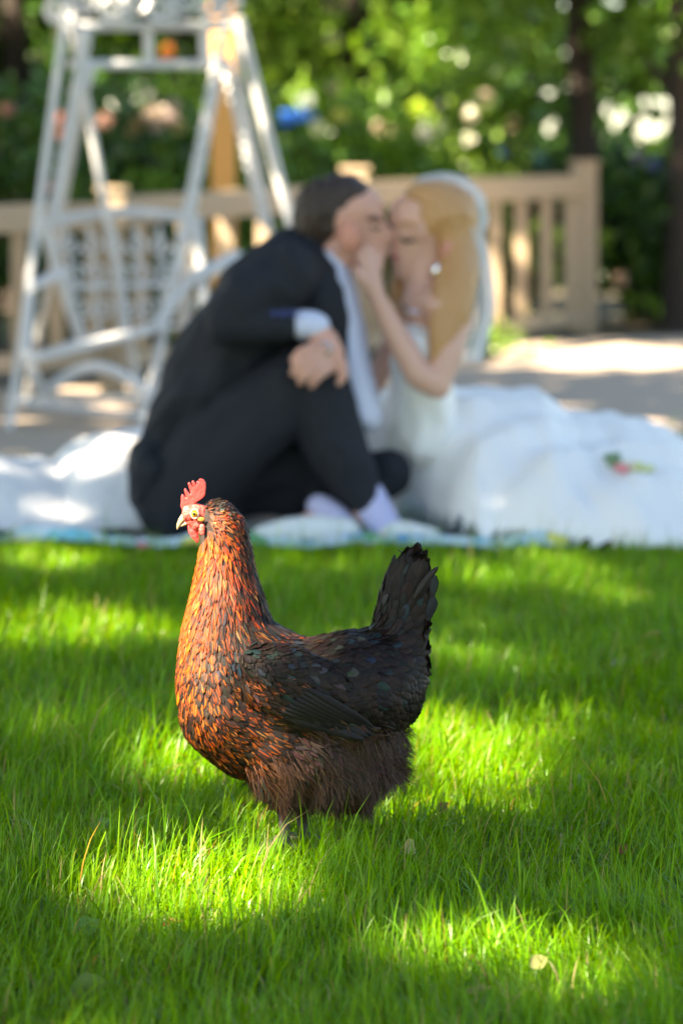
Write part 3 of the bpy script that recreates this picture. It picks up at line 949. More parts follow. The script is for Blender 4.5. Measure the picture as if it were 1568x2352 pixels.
for (bx, by, tx, ty, layer) in tails:
    base = U(bx, by, DH) + Vector((0, layer * .011, 0))
    tip = U(tx, ty, DH) + Vector((0, layer * .010, 0))
    d = (tip - base); L_ = d.length; d.normalize()
    nn = Vector((0, -1 if layer < 0 else 1, 0))
    tv = d.cross(nn).normalized()
    k = rng.uniform(.7, 1.3)
    col = np.array([.018, .0115, .008]) * k if rng.uniform() < .75 else np.array([.026, .029, .028]) * k
    long_feather(V_, C_, U_, base, d, tv, nn, L_, rng.uniform(16, 23) * KD, col, bend=rng.uniform(-.10, .08), cup=.18, pt=.08)
# the curled last feather
base = U(950, 1370, DH) + Vector((0, -.018, 0)); tip = U(996, 1292, DH) + Vector((0, -.018, 0))
d = tip - base; L_ = d.length; d.normalize()
long_feather(V_, C_, U_, base, d, d.cross(Vector((0, -1, 0))), Vector((0, -1, 0)), L_, 8 * KD, (.03, .024, .020), bend=.12, cup=.5, pt=.2)
nF = len(V_) // 60
FF = []
for f in range(nF):
    for i in range(11):
        for j in range(4):
            a = f * 60 + i * 5 + j
            FF.append((a, a + 1, a + 6, a + 5))
link("tail", np_mesh("tail", V_, FF, C_, U_), M_FEATH, hen)

# comb: traced blade, thick at its root
def zc(zx, zy):   # close-up sketch -> sketch units
    return ((430 + zx / 12.06) / 1.0887, (1180 + zy / 12.06) / 1.0887)
comb_o = [(262, 1015), (285, 880), (285, 735), (325, 670), (375, 735), (455, 830), (375, 555), (405, 490), (470, 575), (585, 710), (490, 355), (525, 310), (590, 400),
          (690, 560), (600, 300), (640, 255), (690, 320), (768, 450), (742, 305), (785, 265), (845, 350), (815, 225), (860, 200), (960, 235), (1018, 330), (1024, 480), (995, 700),
          (930, 780), (800, 870), (600, 1010), (470, 1090), (380, 1125), (305, 1120)]
def blade(name, outline, thick, dy, m, parent, voxel=.0006, smooth=4):
    bm = bmesh.new()
    vs = []
    for (a, b) in outline:
        x, y = zc(a, b)
        vs.append(bm.verts.new(U(x, y, DH) + Vector((0, dy - thick / 2, 0))))
    f = bm.faces.new(vs)
    r = bmesh.ops.extrude_face_region(bm, geom=[f])
    for v in r['geom']:
        if isinstance(v, bmesh.types.BMVert): v.co.y += thick
    bmesh.ops.triangulate(bm, faces=bm.faces[:])
    bmesh.ops.recalc_face_normals(bm, faces=bm.faces[:])
    me = bpy.data.meshes.new(name + "_src")
    bm.to_mesh(me); bm.free()
    return link(name, remeshed(name, me, voxel, smooth, folds=(.00015, 300, 9)), m, parent)
blade("comb", comb_o, .0048, 0, M_COMB, hen, voxel=.0005, smooth=1)
# bare face
fb = []
for (a, b, r, dy) in [(560, 1230, 250, -.012), (700, 1250, 290, -.010), (850, 1260, 270, -.008), (620, 1420, 210, -.010), (760, 1500, 250, -.009), (900, 1500, 200, -.008), (500, 1230, 180, -.006), (470, 1160, 150, -.003), (960, 1330, 170, -.010), (960, 1180, 130, -.009), (900, 1700, 170, -.008)]:
    x, y = zc(a, b)
    rr_ = r / 12.06 / 1.0887 * KD
    for s in (1, -1):
        fb.append((U(x, y, DH) + Vector((0, dy * s, 0)), (rr_, rr_ * .62, rr_)))
link("face", remeshed("face", spheres_mesh("f", fb, 3), .0008, 3, folds=(.0006, 420, 7)), M_FACE, hen)
# wattles
for s in (-1, 1):
    wb = []
    for (a, b, r) in [(600, 1640, 110), (640, 1780, 135), (700, 1900, 120), (750, 2000, 85), (775, 2070, 50), (560, 1700, 70)]:
        x, y = zc(a, b)
        rr_ = r / 12.06 / 1.0887 * KD
        wb.append((U(x, y, DH) + Vector((0, s * .008, 0)), (rr_, rr_ * .32, rr_)))
    link("wattle", remeshed("wattle", spheres_mesh("w", wb, 3), .0008, 3, folds=(.0003, 300, 3)), M_COMB, hen)
    eb = []
    for (a, b, r) in [(930, 1620, 95), (925, 1700, 100), (930, 1790, 85)]:
        x, y = zc(a, b)
        rr_ = r / 12.06 / 1.0887 * KD
        eb.append((U(x, y, DH) + Vector((0, s * .0195, 0)), (rr_, rr_ * .4, rr_)))
    link("ear_lobe", remeshed("ear_lobe", spheres_mesh("w", eb, 3), .0008, 3), M_FACE, hen)
    x, y = zc(905, 1390)
    rr_ = 100 / 12.06 / 1.0887 * KD
    mb = MB(); mb.ball(U(x, y, DH) + Vector((0, s * .0205, 0)), (rr_ * 1.1, rr_ * .22, rr_ * .7), 3)
    mb.build("ear_tuft", M_LOBE, hen)
    # eye: ball with iris and pupil, ringed by a pale lid
    x, y = zc(706, 1225)
    ec = U(x, y, DH) + Vector((0, s * .0185, 0))
    er = 112 / 12.06 / 1.0887 * KD
    iv, fi = ico(4)
    dist = np.arccos(np.clip(iv @ np.array([-.12, s * .99, 0]), -1, 1))
    col = np.where(dist[:, None] < .50, np.array([.008, .006, .005]), np.where(dist[:, None] < 1.0, np.array([.78, .36, .01]), np.array([.10, .05, .03])))
    link("eye", np_mesh("eye", iv * er + np.array(ec[:]), fi, col), M_EYE, hen)
    ring = []
    for i in range(25):
        th = math.tau * i / 24
        ring.append(ec + Vector((math.cos(th) * er * .98, s * er * .42, math.sin(th) * er * 1.25)))
    MB().tube(ring, .0008, 8).build("eyelid", mat("eyelid_skin", (.50, .32, .27), rough=.5), hen)
# beak
ub = [(430, 1300, 130), (360, 1380, 120), (290, 1460, 100), (225, 1560, 75), (180, 1660, 48), (160, 1740, 16)]
bb = []
for i in range(len(ub) - 1):
    for t in np.linspace(0, 1, 6):
        a = ub[i][0] * (1 - t) + ub[i + 1][0] * t; b = ub[i][1] * (1 - t) + ub[i + 1][1] * t; r = ub[i][2] * (1 - t) + ub[i + 1][2] * t
        x, y = zc(a, b); rr_ = r / 12.06 / 1.0887 * KD
        bb.append((U(x, y, DH), (rr_, rr_ * .75, rr_)))
link("upper_beak", remeshed("upper_beak", spheres_mesh("b", bb, 2), .0008, 3), M_BEAK, hen)
lb = []
for t in np.linspace(0, 1, 10):
    x, y = zc(430 * (1 - t) + 255 * t, 1550 * (1 - t) + 1640 * t); rr_ = (70 * (1 - t) + 30 * t) / 12.06 / 1.0887 * KD
    lb.append((U(x, y, DH), (rr_, rr_ * .8, rr_)))
link("lower_beak", remeshed("lower_beak", spheres_mesh("b", lb, 2), .0008, 3), M_BEAK, hen)
# nostril
x, y = zc(355, 1345)
for s in (-1, 1):
    MB().ball(U(x, y, DH) + Vector((0, s * .0042, 0)), (.0012, .001, .0018)).build("nostril", M_DARK, hen)
# legs
for (s, xk, xa, xf) in ((-1, 650, 655, 652), (1, 688, 697, 700)):
    dy = s * .03
    a = U(xk, 1815, DH + dy); b = U(xa, 1935, DH + dy); g = Vector(((xf - CX) * K * DH, DH + dy, .006))
    mb = MB()
    mb.tube([a, a.lerp(b, .5), b, g + Vector((0, 0, .012))], [.009, .0068, .0062, .0075], 12)
    lg = mb.build("leg", M_SHANK, hen)
    tb = MB()
    for ang in (-35, 0, 35, 180):
        dr = Vector((-math.cos(math.radians(ang)), math.sin(math.radians(ang)), 0))
        ln = .022 if ang == 180 else .045
        tb.tube([g + Vector((0, 0, .012)), g + dr * ln * .5 + Vector((0, 0, .009)), g + dr * ln + Vector((0, 0, .004)), g + dr * (ln + .008)], [.0055, .0048, .0038, .001], 10)
    f = tb.build("foot", M_SHANK, lg)

# ------------------------------------------------------------------ picnic cloth and loose sheet
def cloth_grid(name, x0, x1, y0, y1, nx, ny, zf, m, parent=None, colf=None, inside=None):
    xs, ys_ = np.meshgrid(np.linspace(x0, x1, nx), np.linspace(y0, y1, ny))
    X, Y = xs.ravel(), ys_.ravel()
    Z = zf(X, Y)
    V = np.stack([X, Y, Z], 1)
    idx = np.arange(nx * ny).reshape(ny, nx)
    Fq = np.stack([idx[:-1, :-1], idx[:-1, 1:], idx[1:, 1:], idx[1:, :-1]], -1).reshape(-1, 4)
    if inside is not None:
        ok = inside(X, Y)
        Fq = Fq[ok[Fq].all(1)]
    me = np_mesh(name, V, Fq, colf(X, Y) if colf else None)
    return link(name, me, m, parent)

def floral(X, Y):
    C = np.tile(np.array([.58, .74, .78]), (len(X), 1))
    r = np.random.default_rng(3)
    pal = [(.80, .12, .24), (.80, .72, .15), (.08, .35, .65), (.75, .78, .80), (.12, .45, .25), (.75, .35, .50), (.70, .75, .8), (.2, .6, .7)]
    for _ in range(520):
        cx, cy, rad = r.uniform(-1.2, .8), r.uniform(8.4, 9.2), r.uniform(.016, .036)
        k = (X - cx) ** 2 + (Y - cy) ** 2 < rad ** 2
        C[k] = pal[r.integers(len(pal))]
    return C
cl = cloth_grid("picnic_cloth", -.92, .50, 8.40, 10.4, 284, 380,
                lambda X, Y: .010 + .004 * fbm(X * 8, Y * 9, 12) + .038 * np.exp(-((Y - cloth_front(X) - .05) / .055) ** 2) * (1 + .35 * np.sin(X * 17) + .3 * fbm(X * 20, Y * 20, 6)), mat("printed_cotton", (.6, .7, .75), rough=.85, attr=True), colf=floral,
                inside=lambda X, Y: Y > cloth_front(X))
tag(cl, "pastel blue picnic cloth printed with small flowers, its edge showing on the lawn", "picnic cloth")

def bump(X, Y, cx, cy, rx, ry, h, p=2.0):
    d = ((X - cx) / rx) ** 2 + ((Y - cy) / ry) ** 2
    return h * np.exp(-d ** (p / 2))
def sheet_z(X, Y):
    z = .03 + np.maximum(np.maximum(bump(X, Y, -.50, 9.45, .26, .40, .20, 4), bump(X, Y, -.95, 9.35, .40, .38, .15, 4)), bump(X, Y, -.15, 9.4, .2, .35, .17, 4))
    z += (.014 * fbm(X * 9, Y * 6, 41) + .009 * fbm(X * 22, Y * 12, 42)) * np.clip((z - .03) * 8 + .3, 0, 1)
    ed = np.clip((Y - sheet_front(X)) / .16, 0, 1) * np.clip((10.3 - Y) / .3, 0, 1)
    return .022 + np.maximum(z - .03, 0.003) * ed ** .5
sh = cloth_grid("white_sheet", -1.5, -.08, 8.86, 10.3, 150, 150, sheet_z, M_SHEET, inside=lambda X, Y: Y > sheet_front(X))
tag(sh, "crumpled white sheet heaped on the lawn behind the groom's back", "sheet")

# ------------------------------------------------------------------ groom
DG = 8.9
groom = empty("person", (U(560, 1240, DG).x, DG, .03))
tag(groom, "groom in a charcoal suit and white trainers sitting on the lawn and leaning to kiss", "person")
g_hand = [
    [(715, 750, -.17, 26), (745, 780, -.19, 32, .7), (757, 812, -.20, 36, .6), (745, 835, -.20, 30, .6)],
    [(748, 800, -.21, 16), (715, 800, -.235, 14), (690, 808, -.245, 12), (674, 826, -.24, 10.5)],
    [(748, 818, -.21, 16), (712, 822, -.24, 14), (688, 838, -.25, 12), (674, 856, -.24, 10.5)],
    [(752, 832, -.21, 15), (722, 842, -.24, 13.5), (700, 860, -.25, 12), (690, 877, -.24, 10)],
    [(758, 844, -.21, 14), (738, 858, -.235, 12), (724, 872, -.24, 11), (715, 886, -.235, 9)],
    [(765, 812, -.20, 17), (786, 838, -.205, 14), (788, 866, -.21, 11.5), (778, 880, -.21, 9)],
]
g_head = [
    [(772, 492, 0, 80, .88), (800, 482, 0, 72, .9), (832, 482, 0, 52, .9)],
    [(832, 482, 0, 52, .9), (840, 530, 0, 50, .9), (842, 575, 0, 42, .9), (862, 600, 0, 24, .9)],
    [(800, 520, 0, 66, .85), (810, 575, 0, 44, .85), (850, 592, 0, 28, .9)],
    [(872, 512, 0, 14), (888, 538, 0, 13), (892, 548, 0, 12)], [(874, 570, 0, 16, 1.2), (882, 580, 0, 9, 1.6)],
    [(862, 500, -.028, 12), (872, 496, -.01, 10)],
    [(795, 560, 0, 54, .9), (750, 610, 0, 56, .95), (705, 660, 0, 62)],
]
g_body = g_head + [
    [(705, 660, 0, 62), (620, 740, 0, 80, 1.2), (520, 880, 0, 85, 1.2), (430, 1050, 0, 90, 1.3)],
    [(650, 650, -.15, 45), (520, 745, -.20, 38), (640, 745, -.19, 30), (715, 750, -.17, 26)],
    [(650, 640, .15, 45), (700, 760, .2, 38), (780, 800, .15, 28)],
    [(430, 1110, -.08, 80), (570, 980, -.11, 72), (705, 870, -.12, 52), (770, 1020, -.12, 48), (850, 1180, -.13, 34), (900, 1225, -.14, 30), (960, 1238, -.14, 22)],
    [(430, 1110, .08, 80), (700, 1120, .10, 60), (862, 1098, .0, 30), (800, 1150, .0, 34), (745, 1190, -.10, 30), (650, 1225, -.14, 24)],
] + g_hand
gb = link("body", blob_mesh("body", g_body, DG, .0052, smooth=2), M_SKIN, groom)
# ear
MB().ball(U(803, 545, DG - .080), (.024, .012, .034), 3).build("ear", M_RED, groom)
# eye and brow on the near side, just seen past the temple
MB().tube([U(846, 505, DG - .060), U(860, 500, DG - .052), U(874, 505, DG - .038)], .005, 6).build("eyebrow", M_HAIRD, groom)
MB().tube([U(852, 522, DG - .056), U(864, 526, DG - .049), U(874, 522, DG - .040)], .003, 6).build("eye", M_DARK, groom)
hair = [[(745, 486, 0, 76, 1.02), (772, 460, 0, 60, 1.14), (798, 448, 0, 46, 1.35), (820, 440, 0, 28, 1.8), (832, 438, 0, 15, 2.4)],
        [(745, 490, 0, 76, 1.0), (728, 520, 0, 58, 1.0), (726, 545, 0, 44, 1.05), (738, 562, 0, 26, 1.3)],
        [(750, 488, 0, 48, 1.46)]]
tuft_r = np.random.default_rng(11)
for _ in range(34):
    hx, hy = tuft_r.uniform(690, 826), 0
    hy = 478 - math.sqrt(max(0, 1 - ((hx - 765) / 84) ** 2)) * 62
    hair.append([(hx, hy + 8, tuft_r.uniform(-.05, .05), 8), (hx + tuft_r.uniform(4, 16), hy - tuft_r.uniform(4, 14), tuft_r.uniform(-.05, .05), 5)])
link("hair", blob_mesh("hair", hair, DG, .004, smooth=3, folds=(.003, 70, 3)), M_HAIRD, groom)
jacket = [
    [(395, 1075, 0, 98, 1.3), (440, 980, 0, 104, 1.35), (480, 890, 0, 108, 1.4), (535, 790, 0, 112, 1.45), (605, 695, 0, 112, 1.5), (672, 622, 0, 92, 1.6), (700, 590, 0, 55, 1.5)],
    [(640, 640, 0, 90, 1.6), (710, 690, 0, 75, 1.5), (735, 800, 0, 68, 1.5), (735, 920, 0, 68, 1.5)],
    [(700, 600, -.05, 52), (735, 690, -.07, 50), (758, 790, -.08, 44), (768, 900, -.08, 42), (775, 960, -.08, 36)],
    [(655, 630, -.16, 68), (580, 680, -.19, 66), (515, 738, -.21, 56), (590, 742, -.21, 46), (660, 742, -.19, 38), (685, 745, -.18, 34)],
    [(655, 630, .16, 68), (700, 760, .2, 48), (770, 800, .15, 34)],
    [(360, 1060, -.05, 60, 2.0), (335, 1110, -.05, 34, 3.0), (322, 1145, -.05, 22, 4)],
]
link("jacket", blob_mesh("jacket", jacket, DG, .008, smooth=8, folds=(.013, 15, 2)), M_SUIT, groom)
trousers = [
    [(420, 1120, -.06, 112, 1.0), (500, 1035, -.10, 108, .9), (600, 945, -.12, 100, .9), (700, 868, -.12, 78, .95)],
    [(700, 868, -.12, 78, .95), (738, 940, -.12, 80, .9), (775, 1020, -.12, 78, .9), (815, 1095, -.13, 58, .95), (835, 1135, -.13, 46, 1)],
    [(420, 1120, .06, 110), (560, 1110, .08, 84), (720, 1110, .06, 70), (885, 1090, .0, 58)],
    [(885, 1090, .0, 58), (860, 1120, -.01, 48), (790, 1140, -.02, 42), (740, 1160, -.08, 36)],
    [(520, 1080, .02, 90), (640, 1060, .04, 80), (720, 1090, .06, 70)],
    [(400, 1140, 0, 98, 1.6), (450, 1180, -.02, 62, 1.8), (500, 1180, -.02, 55, 1.6)],
]
link("trousers", blob_mesh("trousers", trousers, DG, .008, smooth=8, folds=(.009, 13, 8)), M_SUIT, groom)
shirt = [[(752, 600, 0, 46, 1.3), (772, 660, 0, 46, 1.5), (795, 760, 0, 46, 1.7), (812, 860, 0, 46, 1.8), (830, 950, 0, 48, 1.8)]]
link("shirt", blob_mesh("shirt", shirt, DG, .008, smooth=5, folds=(.004, 16, 4)), M_SHIRT, groom)
link("shirt_cuff", blob_mesh("shirt_cuff", [[(692, 746, -.185, 35), (716, 746, -.18, 34), (728, 750, -.18, 32)]], DG, .005, smooth=2), M_SHIRT, groom)
for i, bx in enumerate((628, 650, 672)):
    MB().ball(U(bx, 722 - i, DG - .235), (.009, .006, .009)).build("cuff_button", M_BLUEB, groom)
MB().tube([U(742, 800, DG - .226) + Vector((.017 * math.cos(a), 0, .014 * math.sin(a))) for a in np.linspace(0, math.tau, 17)], .003, 6).build("wedding_ring", M_SILVER, groom)
link("sock", blob_mesh("sock", [[(838, 1135, -.13, 44), (868, 1185, -.135, 42), (892, 1218, -.14, 36)]], DG, .006, smooth=3), M_SOCK, groom)
link("sock", blob_mesh("sock", [[(735, 1165, -.10, 34), (770, 1190, -.12, 36), (790, 1215, -.14, 32)]], DG, .006, smooth=3), M_SOCK, groom)
def trainer(pts, sole):
    t = link("trainer", blob_mesh("trainer", [pts], DG, .005, smooth=4), M_SHOE, groom)
    link("sole", blob_mesh("sole", [sole], DG, .004, smooth=3), M_SOLE, t)
trainer([(795, 1222, -.20, 34, .9), (730, 1216, -.22, 36, .9), (660, 1222, -.24, 34, .95), (605, 1232, -.25, 28, 1)], [(800, 1250, -.20, 11, 3.4), (730, 1238, -.22, 10, 4), (650, 1250, -.24, 11, 4), (600, 1258, -.25, 11, 3)])
trainer([(892, 1225, -.15, 34, .95), (940, 1228, -.16, 32, 1), (990, 1236, -.17, 26, 1.1)], [(885, 1252, -.15, 10, 3.5), (940, 1255, -.16, 10, 3.8), (1000, 1256, -.17, 10, 3)])

# ------------------------------------------------------------------ bride
DB = 8.95
bride = empty("person", (U(1000, 1240, DB).x, DB, .03))
tag(bride, "blonde bride in a white gown and veil sitting on the lawn and kissing", "person")
b_head = [
    [(985, 505, 0, 80, .88), (955, 500, 0, 66, .9), (945, 540, 0, 56, .9), (938, 580, 0, 46, .9), (934, 618, 0, 30, .9)],
    [(985, 540, 0, 62, .85), (975, 600, 0, 42, .85), (945, 625, 0, 28, .9)],
    [(912, 510, 0, 13), (901, 538, 0, 13), (899, 548, 0, 11)], [(904, 572, 0, 15, 1.3), (905, 588, 0, 12, 1.6)],
    [(985, 580, 0, 44, .95), (972, 650, 0, 42, .95), (975, 710, .0, 55, 1.2)],
]
b_hand = [
    [(866, 680, -.12, 20), (855, 650, -.115, 26, .6), (848, 628, -.11, 25, .5)],
    [(838, 628, -.11, 10), (828, 600, -.10, 9), (820, 578, -.095, 7.5)],
    [(848, 624, -.112, 10), (842, 592, -.10, 9), (836, 565, -.095, 7.5)],
    [(858, 624, -.112, 10), (858, 592, -.095, 9), (855, 565, -.085, 7.5)],
    [(866, 632, -.11, 9), (873, 605, -.09, 8), (876, 584, -.08, 7)],
    [(836, 648, -.12, 11), (822, 632, -.125, 9), (812, 615, -.12, 8)],
]
b_body = b_head + b_hand + [
    [(975, 700, 0, 55, 1.3), (975, 780, 0, 52, 1.3), (970, 900, .04, 44, 1.1), (975, 990, .08, 44, 1.2)],
    [(1000, 700, 0, 52, 2.6), (1040, 705, -.05, 42), (1050, 735, -.08, 37), (1030, 810, -.12, 34), (1003, 885, -.14, 32)],
    [(1005, 885, -.14, 33), (960, 860, -.14, 34), (910, 770, -.13, 29), (866, 680, -.12, 20)],
    [(940, 705, .12, 40), (900, 800, .14, 30), (850, 900, .1, 24)],
    [(1000, 1070, .14, 50), (1200, 1130, .15, 48), (1380, 1160, .15, 36)],
]
link("body", blob_mesh("body", b_body, DB, .0052, smooth=2), M_SKINB, bride)
MB().ball(U(1031, 578, DB - .070), (.018, .010, .028), 3).build("ear", M_RED, bride)
MB().tube([U(922, 548, DB - .046), U(934, 556, DB - .055), U(948, 550, DB - .062)], .0045, 6).build("eye", M_DARK, bride)
MB().tube([U(892, 512, DB - .010), U(897, 520, DB - .020), U(903, 516, DB - .028)], .005, 6).build("eye", M_DARK, bride)
MB().tube([U(918, 520, DB - .045), U(936, 510, DB - .056), U(955, 516, DB - .066)], .0035, 6).build("eyebrow", M_HAIRB, bride)
MB().tube([U(898, 588, DB - .012), U(906, 592, DB - .026), U(914, 590, DB - .036)], .006, 8).build("lips", M_LIP, bride)
MB().ball(U(1003, 622, DB - .07), (.012, .006, .018)).build("earring", M_SILVER, bride)
MB().tube([U(905 + 95 * t, 690 + 26 * math.sin(math.pi * t), DB - .055 - .02 * math.sin(math.pi * t)) for t in np.linspace(0, 1, 12)], .0025, 6).build("necklace", M_SILVER, bride)
bh = [[(1014, 494, 0, 80, 1.03), (1008, 474, 0, 66, 1.2), (978, 448, 0, 38, 1.7), (952, 444, 0, 23, 2.2), (934, 454, 0, 11, 3.2)],
      [(1030, 490, 0, 70, 1.2), (1040, 530, 0, 58, 1.35), (1052, 575, -.01, 50, 1.5), (1054, 640, -.05, 47, 1.4), (1042, 720, -.09, 42, 1.2), (1018, 780, -.12, 30, 1.1), (998, 835, -.13, 14, 1)],
      [(940, 600, .06, 34), (922, 660, .07, 30), (915, 720, .07, 22)],
      [(1030, 620, -.06, 28), (1012, 690, -.10, 26), (1002, 760, -.12, 22), (990, 815, -.1, 10)]]
link("hair", blob_mesh("hair", bh, DB, .005, smooth=6, folds=(.0025, 40, 6)), M_HAIRB, bride)

# veil: a draped sheet over the back of the head, falling behind the shoulder
def veil():
    V = []
    nu, nv = 40, 30
    # rim points follow the head from brow to nape; columns fall down the back
    for i in range(nu):
        a = i / (nu - 1)
        ang = math.radians(150 - 215 * a)         # around the head in the side view
        x0 = 1016 + math.cos(ang) * 104
        y0 = 492 - math.sin(ang) * 97
        for j in range(nv):
            b = j / (nv - 1) * 2 - 1             # near side (-1) to far side (+1)
            dep = math.sin(b * math.pi / 2)
            sh_ = math.cos(b * math.pi / 2)
            k = .79 + .21 * sh_
            x = 1010 + (x0 - 1010) * k + 3 * math.sin(i * .9 + b * 5)
            y = 492 + (y0 - 492) * k
            V.append(U(x, y, DB + .045 + dep * .075))
    Fq = []
    for i in range(nu - 1):
        for j in range(nv - 1):
            a = i * nv + j
            Fq.append((a, a + 1, a + nv + 1, a + nv))
    base = len(V)
    nu2 = 36
    for i in range(nu2):
        t = i / (nu2 - 1)
        xc = 1100 + 22 * math.sin(math.pi * t * .75) - 45 * max(0, t - .6)
        yc = 500 + 330 * t
        for j in range(nv):
            b = j / (nv - 1) * 2 - 1
            fold = 7 * math.sin(b * 13 + t * 3) * (.3 + t)
            x = xc + 10 * math.sin(math.pi * t) - 38 * abs(b) ** 1.5 + fold - 14 * b
            V.append(U(x, yc, DB + .05 + b * (.10 + .05 * t)))
    for i in range(nu2 - 1):
        for j in range(nv - 1):
            a = base + i * nv + j
            Fq.append((a, a + 1, a + nv + 1, a + nv))
    return np_mesh("veil", V, Fq)
link("veil", veil(), M_VEIL, bride)

# gown: bodice and wide skirt with a train
gown = link("gown", blob_mesh("gown", [[(960, 795, -.01, 56, 1.9), (960, 850, -.01, 66, 1.7), (968, 925, .03, 78, 1.4), (968, 1000, .06, 84, 1.4)]], DB, .008, smooth=5, folds=(.007, 24, 5)), M_DRESS, bride)
sx = np.array([790, 850, 900, 960, 1020, 1100, 1180, 1240, 1275, 1310, 1370, 1430, 1500, 1568, 1650, 1760])
sy = np.array([985, 935, 905, 905, 900, 903, 908, 910, 935, 958, 962, 966, 985, 1020, 1080, 1160])
def skirt_z(X, Y):
    px = X / (K * 9.25) + CX
    top = H - (np.interp(px, sx, sy) - HY) * K * 9.25
    # along depth: rises from the hem at the front to the crest, falls behind
    front = skirt_front(X)
    t = np.clip((Y - front) / (9.25 - front), 0, 1)
    prof = np.where(Y < 9.25, np.sin(t * math.pi / 2) ** .5, np.clip(1 - ((Y - 9.25) / 1.15) ** 2, 0, 1))
    z = top * prof
    fold = .012 * np.abs(np.sin(X * 31 + 3 * fbm(X * 4, Y * 4, 19) + (Y - 9) * 14)) - .006 + .024 * np.sin((X * 1.0 - (Y - 9.4) * 1.3) * 19 + 2 * fbm(X * 3, Y * 3, 8)) + .020 * fbm(X * 7, Y * 5, 77) + .008 * fbm(X * 25, Y * 14, 78)
    z += fold * np.clip(prof * 1.4, .1, 1) * np.clip(1.3 - prof * .8, .3, 1)
    return np.maximum(z, .022)
sk = cloth_grid("skirt", U(800, 0, 9.35).x, 1.15, 8.3, 10.4, 220, 210, skirt_z, M_DRESS, gown,
                inside=lambda X, Y: (Y > skirt_front(X)))
# part of the skirt spread over the picnic cloth between the feet
# bouquet of small flowers lying on the skirt
bq = empty("flower_posy", U(1440, 1120, 9.05))
tag(bq, "small posy of red and cream flowers lying on the white skirt", "posy")
r_ = np.random.default_rng(5)
for (n_, c, sp) in ((7, (.78, .26, .28), (0, 0)), (9, (.82, .80, .50), (18, -8)), (9, (.16, .26, .12), (-28, -16)), (5, (.60, .66, .30), (38, 14))):
    mb = MB()
    for _ in range(n_):
        qx, qy = .648 + (sp[0] + r_.normal(0, 11)) * .001, 8.72 - sp[1] * .002 + r_.normal(0, .012)
        mb.ball((qx, qy, float(skirt_z(np.array([qx]), np.array([qy]))[0]) + .008 + abs(r_.normal(0, .006))), (.012, .010, .010), 1)
    mb.build("flower_head" if c[1] != .26 or c[0] > .5 else "foliage", mat("posy_colour", c, rough=.6), bq)

# ------------------------------------------------------------------ white iron swing
swing = empty("garden_swing", (U(330, 900, 13.9).x, 13.9, 0))
tag(swing, "ornate white iron garden swing seat hanging in an A-frame beside the wooden fence", "swing")
def iron(name, pts, r, parent=swing, n=8):
    return MB().tube(pts, r, n).build(name, M_WHITE, parent)
DS = 13.7
LA, RA = U(150, 40, 13.6), U(535, 40, 14.0)
def foot(x, D): return Vector(((x - CX) * K * D, D, 0.0))
iron("leg", [LA, LA.lerp(foot(22, 13.3), .5), foot(22, 13.3)], .0145)
iron("leg", [LA + Vector((.02, .03, 0)), foot(330, 14.0)], .015)
iron("leg", [LA + Vector((.05, .3, -.25)), foot(60, 15.2)], .013)
iron("leg", [RA + Vector((-.02, -.02, 0)), foot(330, 13.6)], .016)
iron("leg", [RA + Vector((.02, .03, 0)), foot(775, 14.4)], .019)
iron("leg", [RA + Vector((0, .2, -.1)), foot(700, 15.0)], .013)
for (a, b) in ((60, 13.8), (148, 13.8)):
    iron("top_rail", [U(160, a, 13.65), U(530, a, 13.95)], .017)
for x in (190, 340, 470):
    iron("upright", [U(x, 62, 13.8), U(x + 2, 146, 13.8)], .020 if x != 340 else .017)
# scrolls on the canopy
def spiral(cx, cy, r0, turns, D, sgn=1, start=0.0, n=40):
    pts = []
    for i in range(n):
        t = i / (n - 1)
        a = start + sgn * t * turns * math.tau
        r = r0 * (1 - .82 * t)
        pts.append(U(cx + math.cos(a) * r, cy - math.sin(a) * r, D))
    return pts
can = MB()
for i, cx in enumerate((135, 195, 262, 318, 372, 428, 492, 525)):
    can.tube(spiral(cx, 20 - (i % 2) * 22, 36, 1.5, 13.7 + .05 * (i % 2), 1 if i % 2 else -1, math.pi * (i % 2)), .013, 6)
for i, cx in enumerate((160, 290, 400, 505)):
    can.tube(spiral(cx, -50, 46, 1.5, 13.75, -1 if i % 2 else 1, 0), .013, 6)
    can.tube([U(cx - 40, 50, 13.72), U(cx, 0, 13.72), U(cx + 10, -60, 13.72)], .014, 6)
can.tube([U(110 + 440 * t, -60 - 60 * math.sin(math.pi * t), 13.8) for t in np.linspace(0, 1, 20)], .02, 8)
can.build("canopy_scrollwork", M_WHITE, swing)
# hangers: twisted rods
def twisted(name, a, b, r, parent=swing):
    mb = MB()
    n = 60
    d = (b - a)
    for ph in (0, math.pi):
        pts = []
        for i in range(n):
            t = i / (n - 1)
            an = t * 40 + ph
            pts.append(a + d * t + Vector((math.cos(an) * r * .6, math.sin(an) * r * .6, 0)))
        mb.tube(pts, r * .75, 6)
    return mb.build(name, M_WHITE, parent)
twisted("hanger", U(200, 75, 13.6), U(118, 520, 13.5), .018)
twisted("hanger", U(205, 150, 13.6), U(190, 200, 13.6), .022)
twisted("hanger", U(505, 130, 13.9), U(420, 560, 13.7), .020)
twisted("hanger", U(520, 150, 14.1), U(610, 520, 14.3), .018)
